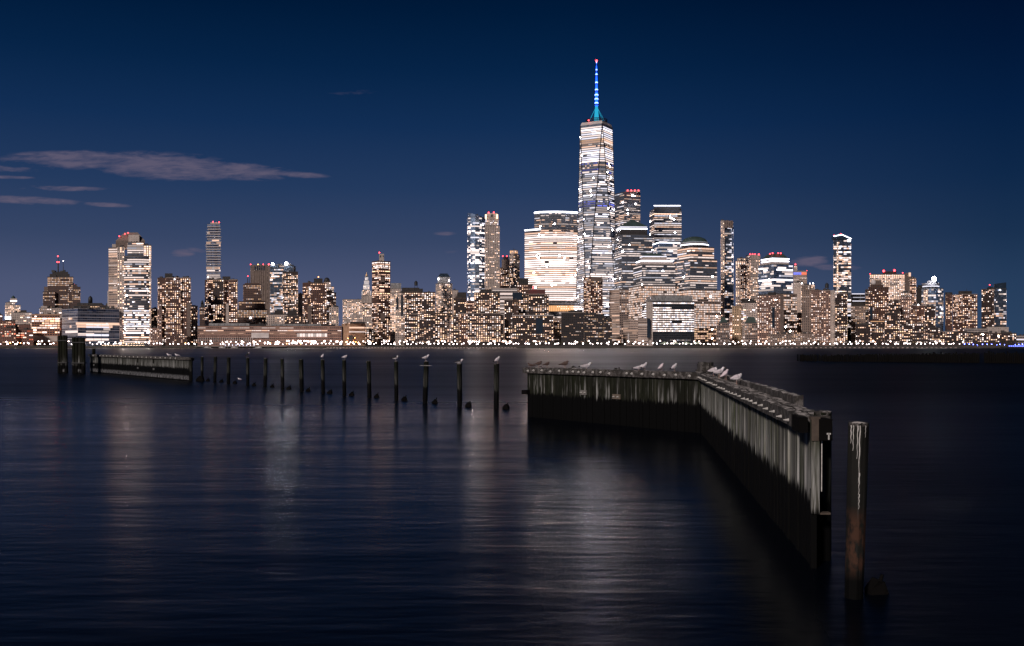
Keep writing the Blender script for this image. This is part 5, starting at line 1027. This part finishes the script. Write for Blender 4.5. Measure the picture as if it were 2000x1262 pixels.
# the near end: steel post, bracket, short beam ends
e = armR.pt(armR.L, 0, 0)
def uvbox(c, d, rz):
    mb = MB(); hx, hy = d[0] / 2, d[1] / 2; z0, z1 = c[2] - d[2] / 2, c[2] + d[2] / 2; cs, sn = math.cos(rz), math.sin(rz)
    co = [(c[0] + x * cs - y * sn, c[1] + x * sn + y * cs) for x, y in ((-hx, -hy), (hx, -hy), (hx, hy), (-hx, hy))]; u = 0
    mb_v = [(*p, z0) for p in co] + [(*p, z1) for p in co]; fs = []; uvs = []
    for i in range(4):
        j = (i + 1) % 4; l = (d[0], d[1])[i % 2]; fs.append((i, j, 4 + j, 4 + i)); uvs.append([(u, z0), (u + l, z0), (u + l, z1), (u, z1)]); u += l
    fs.append((4, 5, 6, 7)); uvs.append([(0, 0)] * 4); mb.add(mb_v, fs, 0, uvs); return mb
part(uvbox((e.x + .03, e.y - .09, 1.92), (.15, .12, 1.78), armR.ang + 1.57), 'end_post', STEELM, bw); part(uvbox((e.x + .01, e.y - .06, .3), (.11, .10, 2.4), armR.ang + 1.57), 'lower_post', POSTM, bw)
mb = MB(); mb.box((e.x + .03, e.y - .09, 2.83), (.17, .14, .06)); part(mb, 'post_cap', RUSTM, bw)
mb = MB(); mb.box((e.x + .02, e.y - .16, 2.62), (.14, .04, .42)); part(mb, 'corner_plate', RUSTM, bw)
mb = MB(); mb.box((e.x + .20, e.y - .02, 1.03), (.26, .16, .035)); part(mb, 'bracket', RUSTM, bw)
mb = MB(); mb.box((e.x + .20, e.y + .02, 2.62), (.24, .5, .40)); part(mb, 'beam_end', DARKW, bw)
mb = MB(); mb.box((e.x - .13, e.y + .35, 2.70), (.16, .9, .29), armR.ang + 1.57); part(mb, 'beam_end', DARKW, bw)
mb = MB(); mb.tube([(e.x + .16, e.y - .10, 2.42), (e.x + .155, e.y - .10, 1.45)], .012, 5); part(mb, 'chain', BOLTM, bw)
mb = MB(); mb.box((e.x + .24, e.y - .26, 2.55), (.07, .03, .03)); mb.box((e.x + .24, e.y - .26, 2.50), (.02, .03, .12)); part(mb, 'bracket', BOLTM, bw)
def post(name, x, y, r, zt, mat, label, group=None, lean=(0, 0), n=14, cat='piling', cap=None, seed=0, collar=False, taper=.94):
    q = random.Random(seed); root = empty(name, (x, y, 0), label, cat, group); mb = MB(); k = 9; vs = []; fs = []; uvs = []
    bump = [q.uniform(.93, 1.05) for _ in range(n)]
    for i in range(k + 1):
        f = i / k; z = -1.2 + (zt + 1.2) * f; rr = r * (1.04 - (1.04 - taper) * (1 - f) if False else 1 + (taper - 1) * (1 - f)) 
        for j in range(n):
            a = 2 * math.pi * j / n; w = rr * bump[j] * q.uniform(.975, 1.025)
            vs.append((x + lean[0] * (f - 1) + w * math.cos(a), y + lean[1] * (f - 1) + w * math.sin(a), z + (q.uniform(-.03, .02) if i == k else 0)))
    per = 2 * math.pi * r
    for i in range(k):
        for j in range(n):
            j2 = (j + 1) % n; fs.append((i * n + j, i * n + j2, (i + 1) * n + j2, (i + 1) * n + j)); u0, u1 = per * j / n, per * (j + 1) / n; z0_, z1_ = vs[i * n][2], vs[(i + 1) * n][2]
            uvs.append([(u0, z0_), (u1, z0_), (u1, z1_), (u0, z1_)])
    mb.add(vs, fs, 0, uvs); part(mb, 'shaft', mat, root)
    mb = MB(); mb.lathe((x, y, zt - .05), [(r * 1.0, 0), (r * .98, .055), (r * .5, .075), (.01, .07)], n); part(mb, 'top', cap or GUANO, root)
    if collar: mb = MB(); mb.lathe((x, y, zt - .9), [(r * 1.07, 0), (r * 1.07, .07)], n); part(mb, 'iron_band', DARKM, root)
    return root
post('round_piling', 6.10, 20.1, .17, 2.90, POSTM, 'round dark piling bolted behind the near end of the bent bulkhead', seed=3)
BIG = timber('big_piling_timber', 1.20, .06, thr=.56, base=(.018, .017, .017), green=(.02, .02, .017), rust=1)
bp_ = post('round_piling', 5.77, 17.05, .163, 2.91, BIG, 'thick lone piling with rusty middle nearest to the camera', lean=(.11, 0), n=20, seed=5, taper=.84)
# white runs of droppings down the near piling
mb = MB(); q = random.Random(2)
for a0, zt_, ln_, w_ in ((-1.95, 2.88, .55, .014), (-1.75, 2.88, .95, .016), (-1.70, 2.1, .35, .02), (-2.6, 2.88, .3, .02), (-2.35, 2.88, .42, .012), (-1.2, 2.88, .2, .012), (-1.66, 1.75, .25, .014)):
    k = 10; vs = []
    for i in range(k + 1):
        z = zt_ - ln_ * i / k; rr = .163 * (1 + (.84 - 1) * (1 - (z + 1.2) / 4.11)) * 1.055 + .004; cx = 5.77 - .11 * (1 - (z + 1.2) / 4.11); aa = a0 + .03 * math.sin(i * 1.7); ww = w_ * .6 / .172 * (1 - .6 * i / k) * q.uniform(.6, 1.2)
        vs += [(cx + rr * math.cos(aa - ww), 17.05 + rr * math.sin(aa - ww), z), (cx + rr * math.cos(aa + ww), 17.05 + rr * math.sin(aa + ww), z)]
    mb.add(vs, [(2 * i, 2 * i + 2, 2 * i + 3, 2 * i + 1) for i in range(k)])
o = part(mb, 'droppings', BOLTM, bp_)
def stump(x, y, s, label, group, seed, rz=0):
    q = random.Random(seed); root = empty('broken_stump', (x, y, 0), label, 'stump', group); mb = MB()
    prof = [(-.34, -.4), (.36, -.4), (.50, -.02), (.34, .56), (.06, .62), (-.32, .22)]
    vs = []; j = lambda: q.uniform(-.04, .04)
    for yy in (-.28, .28): vs += [((px + j()) * s, yy * s + j() * s, (pz + j()) * s) for px, pz in prof]
    n = 6; fs = [tuple(range(n)), tuple(range(2 * n - 1, n - 1, -1))] + [((i + 1) % n, i, n + i, n + (i + 1) % n) for i in range(n)]
    mb.add(vs, fs); o = mb.build('block', DARKW, root); mb = MB(); mb.tube([(.2 * s, 0, .3 * s), (.34 * s, -.05 * s, .80 * s)], [.10 * s, .07 * s], 7); mb.build('stub', DARKW, root); root.rotation_euler = (0, 0, rz); return root
stump(6.14, 17.35, .40, 'black broken stump awash beside the rusty lone piling', None, 4, .2)
# the row of slim posts
row = [(395, 697, 745), (421, 697, 747), (447, 698, 750), (484, 699, 754), (519, 700, 757), (551, 701, 761), (588, 702, 765), (630, 702.5, 769), (672, 703, 773), (720, 705, 777), (773.5, 706, 783), (832.5, 706.5, 788), (897, 710, 795), (970, 710.5, 799)]
ordn = ['slim post closest to the far low bulkhead, standing bare', 'bare slim post, second from the far low bulkhead', 'bare slim post third from the low bulkhead', 'slim post carrying a tiny dark bird', 'bare slim post after the tiny dark bird', 'bare slim post with a long reflection, midway in the row', 'bare slim post just before the first white gull', 'slim post under a white gull seen head on', 'slim post under a white gull facing away', 'bare slim post standing between posts with gulls', 'slim post under a black backed gull', 'slim post with a short white crosspiece below its gull', 'slim post under a crouching gull', 'slim post nearest to the bent bulkhead']
post_tops = {}
for i, (px, yt, yb) in enumerate(row):
    D = CAMZ * F / (yb - 675); x = X(px, D); zt = Z(yt, D)
    post('wooden_post', x, D, rn.uniform(.155, .195), zt, POSTM, ordn[i], 'slim posts in the row', seed=30 + i, taper=.98, lean=(rn.uniform(-.13, .13), 0)); post_tops[px] = (x, D, zt)
    stump(x + .58, D + .12, .52, 'black stump awash beside the ' + ordn[i].replace(', standing bare', '').replace('bare ', '').replace(', second from the far low bulkhead', ' second from the low bulkhead').replace(' with its dark wing stretched low', '').replace(' facing away from the water gap', ''), 'stumps beside the slim posts', 60 + i, rn.uniform(-.4, .4))
px = 832.5; x, D, zt = post_tops[px]; cr = bpy.data.objects.get('wooden_post.011')
mb = MB(); mb.box((x - .03, D - .19, zt - .28), (.86, .05, .05)); part(mb, 'crosspiece', plain('pale_batten', (.2, .19, .18)), cr)
# clusters of piles bound together
def cluster(px0, px1, yt, yb, label, seed):
    D = CAMZ * F / (yb - 675); q = random.Random(seed); xa, xb = X(px0, D), X(px1, D); w = xb - xa; root = empty('pile_cluster', ((xa + xb) / 2, D, 0), label, 'piling')
    n = 4; r = w / n * .62
    for k in range(n * 2 - 1):
        fx = (k % n + .5) / n + (.12 if k >= n else 0); y = D + (r * 1.5 if k >= n else 0); zt = Z(yt + (q.uniform(0, 2.4)), D); x = xa + min(fx, .9) * w
        mb = MB(); pts = [(x + q.uniform(-.1, .1), y, -1.2), (x, y, zt * .5), (x + q.uniform(-.06, .06), y, zt)]; mb.tube(pts, [r * 1.12, r, r * .92], 12)
        for f_i in range(len(mb.uv) ): 
            f = mb.f[f_i]; mb.uv[f_i] = [((mb.v[v][0] + mb.v[v][1]) * .8, mb.v[v][2]) for v in f]
        part(mb, 'pile', BOARD_FAR if k == 2 else POSTM, root)
    for z in (1.6, Z(yt, D) - .8):
        mb = MB(); mb.box(((xa + xb) / 2, D - r * .2 + r * .6, z), (w * 1.04, r * 3.6, .12)); part(mb, 'binding', DARKM, root)
cluster(113.5, 131.5, 655, 729, 'narrow cluster of bound piles, taller than the horizon, at the far water', 3); cluster(141.5, 166, 658.5, 730, 'wide cluster of bound piles beside the long low bulkhead', 8)
# the long low bulkhead far out
fb = empty('timber_bulkhead', (X(270, 140), 140, 0), 'long low dark bulkhead behind the row of slim posts', 'bulkhead')
P0 = (X(176, 161), 161); P1 = (X(371, 120), 120); af = Arm(P0, P1)
if af.n.y > 0: af.n = -af.n
af.planks(-1, 2.68, .14, BOARD_FAR, fb, .33, 6); wF = part(af.beam(-.3, af.L + .3, -.02, .2, 2.5, 2.84, seed=4), 'wale', GUANO, fb); part(af.beam(-.2, af.L, -.5, -.2, 2.4, 2.80, seed=9), 'rear_wale', GUANO, fb)
for k in range(22): af.bolt(1 + k * 2.1, .2, 2.66, .07, fb, wF)
for f in (.05, .55, .70):
    part(af.beam(af.L * f, af.L * f + .3, 0, .1, 1.9, 2.7), 'cleat', POSTM, fb); part(af.beam(af.L * f, af.L * f + .5, 0, .1, 1.05, 1.3), 'cover_plate', plain('grey_plate', (.10, .10, .10)), fb)
part(uvbox((P1[0] + .1, P1[1], 1.0), (.34, .34, 3.6), 0), 'end_post', POSTM, fb)
post('wooden_post', X(181, 160.6), 161.0, .26, 3.75, POSTM, 'short fat post rising above the end of the long low bulkhead', seed=77)
stump(P1[0] + 1.1, P1[1] + .1, 1.1, 'black stump awash at the near end of the long low bulkhead', None, 12)
# field of old pilings on the right
pf = []
def simple_pile(seed):
    q = random.Random(seed); root = empty('old_piling', (0, 0, 0)); mb = MB(); mb.tube([(q.uniform(-.12, .12), 0, -1), (0, 0, 1.0), (q.uniform(-.05, .05), 0, 2.0)], [.22, .20, .17], 9)
    for i in range(len(mb.uv)): mb.uv[i] = [(mb.v[v][0] + mb.v[v][1], mb.v[v][2]) for v in mb.f[i]]
    mb.build('shaft', DARKW, root); mb = MB(); mb.lathe((0, 0, 1.98), [(.17, 0), (.15, .04), (.01, .06)], 9); mb.build('top', POSTM, root); return root
kk = [simple_pile(s) for s in (1, 2, 3)]; used = set(); q = random.Random(17); n_ = 0
for rowi, (d0, d1) in enumerate(((272, 240), (278, 247), (285, 255))):
    px = 1556 + rowi * 2.3
    while px < 2006 and n_ < 296:
        f = (px - 1556) / 450; D = d0 + (d1 - d0) * f + q.uniform(-.6, .6); tp = 693.5 - 4.5 * f + q.uniform(-1.5, 2.5) - (q.uniform(1, 4) if q.random() < .18 and f > .55 else 0) + (0 if rowi < 2 else 1.0)
        if not (1912 < px < 1922 or (f < .12 and q.random() < .3)):
            k = q.randrange(3); o = kk[k] if k not in used else copy_tree(kk[k]); used.add(k); n_ += 1; o.location = (X(px, D), D, 0); o.rotation_euler = (0, 0, q.uniform(0, 6)); zt = max(.8, Z(tp, D)); o.scale = (1, 1, zt / 2.04)
            tag(o, 'black old piling in the dense field of pilings far across the water', 'piling', 'field of old pilings')
        px += q.uniform(3.2, 5.0)

# ------------------------------------------------------------------ gulls
def gull_mats():
    return [plain('gull_white', (.88, .83, .86), .8, noise=.08, nscale=20), plain('gull_grey', (.62, .56, .60), .8, noise=.12, nscale=20), plain('gull_black', (.02, .018, .02), .8), plain('gull_leg', (.36, .24, .20), .6), plain('gull_bill', (.5, .33, .10), .5), plain('gull_brown', (.10, .062, .052), .85, nscale=25), plain('gull_brown_pale', (.26, .19, .17), .85, nscale=25), plain('gull_pink', (.74, .62, .66), .85, noise=.1, nscale=20)]
GM = gull_mats()
def gull_mesh(name, pose, coat):
    """profile bird along +x (head at +x), feet at the origin; one continuous remeshed body"""
    H = {'stand': dict(sp=[(-.27, .195, .012, .012), (-.20, .20, .035, .022), (-.10, .215, .062, .052), (0, .235, .075, .072), (.08, .262, .066, .070), (.125, .305, .042, .046), (.145, .345, .036, .036), (.165, .372, .038, .037), (.195, .372, .026, .026), (.215, .368, .010, .011), (.255, .360, .006, .007)], leg=.17),
         'hunch': dict(sp=[(-.26, .165, .012, .012), (-.18, .18, .035, .024), (-.08, .20, .068, .060), (.02, .22, .082, .080), (.09, .245, .074, .074), (.115, .285, .050, .050), (.125, .305, .042, .040), (.150, .312, .030, .030), (.170, .306, .010, .012), (.205, .298, .006, .007)], leg=.13),
         'upright': dict(sp=[(-.22, .115, .012, .012), (-.16, .15, .035, .028), (-.08, .20, .066, .060), (-.01, .245, .076, .078), (.04, .29, .062, .066), (.065, .335, .040, .042), (.08, .365, .037, .037), (.11, .372, .034, .034), (.135, .366, .012, .013), (.172, .356, .006, .007)], leg=.15),
         'sleep': dict(sp=[(-.26, .165, .012, .012), (-.18, .18, .036, .026), (-.08, .205, .070, .062), (.02, .225, .084, .082), (.09, .235, .070, .072), (.105, .27, .045, .045), (.085, .30, .040, .036), (.055, .302, .026, .024), (.02, .29, .012, .012)], leg=.13),
         'low': dict(sp=[(-.30, .09, .012, .010), (-.22, .10, .035, .022), (-.10, .115, .062, .050), (0, .125, .072, .066), (.08, .15, .060, .060), (.13, .20, .036, .040), (.155, .235, .034, .034), (.185, .238, .028, .026), (.205, .232, .010, .011), (.245, .224, .006, .007)], leg=.06)}[pose]
    mb = MB(); n = 14; rings = []; sp = H['sp']; m_ = len(sp)
    for i, (x, z, rw, rh) in enumerate(sp):
        if i < m_ - 2: rw, rh = rw * 1.16, rh * 1.16
        a = sp[max(0, i - 1)]; c = sp[min(len(sp) - 1, i + 1)]; d = Vector((c[0] - a[0], 0, c[1] - a[1])).normalized(); up = Vector((-d.z, 0, d.x))
        rings += [Vector((x, 0, z)) + Vector((0, 1, 0)) * (rw * math.cos(2 * math.pi * k / n)) + up * (rh * math.sin(2 * math.pi * k / n)) for k in range(n)]
    m = len(sp); mb.add(rings, [(i * n + k, i * n + (k + 1) % n, (i + 1) * n + (k + 1) % n, (i + 1) * n + k) for i in range(m - 1) for k in range(n)] + [tuple(range(n - 1, -1, -1)), tuple((m - 1) * n + k for k in range(n))])
    lg = H['leg']
    for sy in (-.032, .032):
        mb.tube([(0, sy, lg + .06), (.012, sy, lg * .55), (0, sy, .008)], [.016, .008, .009], 6)
        for dy in (-.018, 0, .018): mb.tube([(-.005, sy, .008), (.05, sy + dy, .007)], [.008, .006], 5)
    # folded wings: long thin blades over the flanks that reach past the tail
    for sy in (-1, 1):
        p = [(sp[4][0] - .02, sp[4][1] + .02), (sp[3][0], sp[3][1] + .02), (sp[1][0], sp[1][1] + .01), (sp[0][0] - .04, sp[0][1] + .008)]
        mb.tube([(p[0][0], sy * .045, p[0][1]), (p[1][0], sy * .062, p[1][1]), (p[2][0], sy * .034, p[2][1]), (p[3][0], sy * .012, p[3][1])], [.036, .046, .026, .008], 8)
    o = mb.build(name, GM[0]); md = o.modifiers.new('r', 'REMESH'); md.mode = 'VOXEL'; md.voxel_size = .0065; sm = o.modifiers.new('s', 'SMOOTH'); sm.iterations = 2
    dg = bpy.context.evaluated_depsgraph_get(); me = bpy.data.meshes.new_from_object(o.evaluated_get(dg)); bpy.data.objects.remove(o)
    me.materials.clear(); [me.materials.append(g) for g in GM]; me.name = name
    hx, hz = sp[-2][0], sp[-2][1]; body, wing = {'white': (0, 1), 'black': (0, 2), 'brown': (5, 5), 'pale': (6, 1), 'pink': (7, 7), 'grey': (0, 1)}[coat]
    idx = []
    sx = sp[3]; tail = sp[0]
    for f in me.polygons:
        c = f.center; zl = tail[1] + (sx[1] - tail[1]) * min(1, max(0, (c.x - tail[0]) / (sx[0] - tail[0])))
        if c.z < lg - .005 and abs(c.y) > .012 and c.x > -.03 and c.x < .07: i = 3
        elif c.x > hx - .005 and pose != 'sleep' and abs(c.z - hz) < .03: i = 4 if coat not in ('brown',) else 2
        elif c.x < sp[0][0] + .05 and c.z > zl - .02 and coat in ('white', 'black', 'grey'): i = 2
        elif c.x < sp[4][0] - .0 and c.z > zl - .012 and (abs(c.y) > .018 or coat != 'white' or True): i = wing
        else: i = body
        idx.append(i)
    me.polygons.foreach_set('material_index', idx); me.polygons.foreach_set('use_smooth', [True] * len(idx)); return me
_g = {}
def gull(x, y, z, pose, coat, label, rz=0.0, s=1.0, group='gulls resting on the old pier'):
    if (pose, coat) not in _g: _g[(pose, coat)] = gull_mesh('gull', pose, coat)
    o = bpy.data.objects.new('gull', _g[(pose, coat)]); COLL.objects.link(o); o.location = (x, y, z); o.rotation_euler = (0, 0, rz); o.scale = (s, s, s)
    return tag(o, label, 'gull', group)
def on_arm(arm, px, n=.04):
    k = (px - 1000) / F; bx, by = arm.P.x + arm.n.x * n, arm.P.y + arm.n.y * n; t = (k * by - bx) / (arm.u.x - k * arm.u.y); return bx + arm.u.x * t, by + arm.u.y * t
T = post_tops
gull(T[630][0], T[630][1], T[630][2] + .0, 'upright', 'white', 'white gull on a slim post, seen from the front without dark wings', 1.2, 1.25)
gull(T[672][0] + .05, T[672][1], T[672][2], 'hunch', 'white', 'white gull with raised grey tail on the post beside the bare one', .2, 1.2)
gull(T[773.5][0] - .05, T[773.5][1], T[773.5][2], 'hunch', 'black', 'black backed gull on a slim post with its dark wing stretched low', .05, 1.3)
gull(T[832.5][0] - .05, T[832.5][1], T[832.5][2], 'stand', 'white', 'big white gull above the crosspiece on a slim post', .35, 1.3)
gull(T[897][0], T[897][1], T[897][2] - .02, 'low', 'black', 'crouching gull with black wings on a slim post', .1, 1.25)
gull(T[970][0] + .05, T[970][1], T[970][2], 'upright', 'grey', 'greyish gull on the post nearest the bent bulkhead', .15, 1.2)
gull(T[484][0], T[484][1], T[484][2], 'upright', 'black', 'tiny dark gull with white head on a far slim post', .9, 1.4)
zt = 2.93
for px, pose, coat, rz, s, label in ((1037, 'low', 'brown', 3.3, 1.0, 'brown young gull crouching at the outer tip of the bent bulkhead'), (1052, 'hunch', 'brown', .1, 1.12, 'brown young gull standing second from the bulkhead tip'), (1068, 'hunch', 'brown', .5, 1.0, 'brown gull with pale head beside the two brown ones'), (1103, 'hunch', 'brown', .05, 1.25, 'large brown young gull standing apart on the bulkhead'),
                                     (1145, 'low', 'grey', .05, 1.35, 'long grey gull lying stretched on the bulkhead'), (1247, 'low', 'grey', .1, 1.15, 'grey winged gull crouching with dark tail, first of the white ones'), (1259, 'upright', 'white', .4, 1.05, 'upright white gull touching the crouching grey one'), (1292, 'upright', 'pink', .6, 1.0, 'plain pinkish gull standing alone on the straight part'), (1317, 'upright', 'white', .2, 1.0, 'white gull with grey wing last before the bend')):
    x, y = on_arm(armL, px); gull(x, y, zt - .005, pose, coat, label, rz, s)
for px, n, z, pose, coat, rz, s, label in ((1393, -.25, 2.87, 'sleep', 'white', -.1, 1.15, 'sleeping gull hidden partly behind its neighbour near the bend'), (1404, -.2, 2.87, 'stand', 'white', .15, 1.15, 'grey winged gull standing close to the sleeping one'), (1417, -.3, 2.86, 'upright', 'pink', .5, 1.05, 'pale pink gull standing on two legs between two pairs'), (1438, -.25, 2.86, 'sleep', 'white', .1, 1.08, 'largest white gull with head tucked nearest on the bulkhead'), (1442, -.5, 2.90, 'hunch', 'white', .4, .85, 'white gull head showing behind the largest one')):
    x, y = on_arm(armR, px, n); gull(x, y, z, pose, coat, label, rz, s)
for px in (330, 346):
    x, y = on_arm(af, px, -.1); gull(x, y, 2.86, 'low', 'grey', 'tiny pale gull on the long low bulkhead, the one nearer the posts' if px > 340 else 'tiny pale gull on the long low bulkhead, the one farther out', 3.4, 1.4)
xg, yg = X(184, 155), 155; 
D = CAMZ * F / (741 - 675); gull(X(468, D), D, -.13, 'low', 'white', 'lone white gull floating on the dark water by the slim posts', 2.9, 1.2, 'gulls on the water')
# broken lumps of timber on the bulkhead
def lump(x, y, z, s, label, seed, n=5):
    q = random.Random(seed); root = empty('broken_timber', (x, y, z), label, 'timber'); mb = MB()
    for k in range(n):
        mb.box((q.uniform(-.3, .3) * s, q.uniform(-.2, .2) * s, s * q.uniform(.05, .32)), (s * q.uniform(.2, .55), s * q.uniform(.2, .4), s * q.uniform(.2, .5)), q.uniform(0, 3))
    mb.build('timber', GUANO, root)
for px, s, label in ((1120, .36, 'small broken timber lump between brown gull and grey gull'), (1206, .32, 'small round dark stub sticking up midway on the bulkhead'), (1055, .22, 'flat dark block beneath the second brown gull')):
    x, y = on_arm(armL, px, -.22); lump(x, y, 2.88, s, label, int(px))
lump(9.35, 49.6, 2.85, 1.0, 'heap of broken timber ends at the bend of the bulkhead', 5, 12)
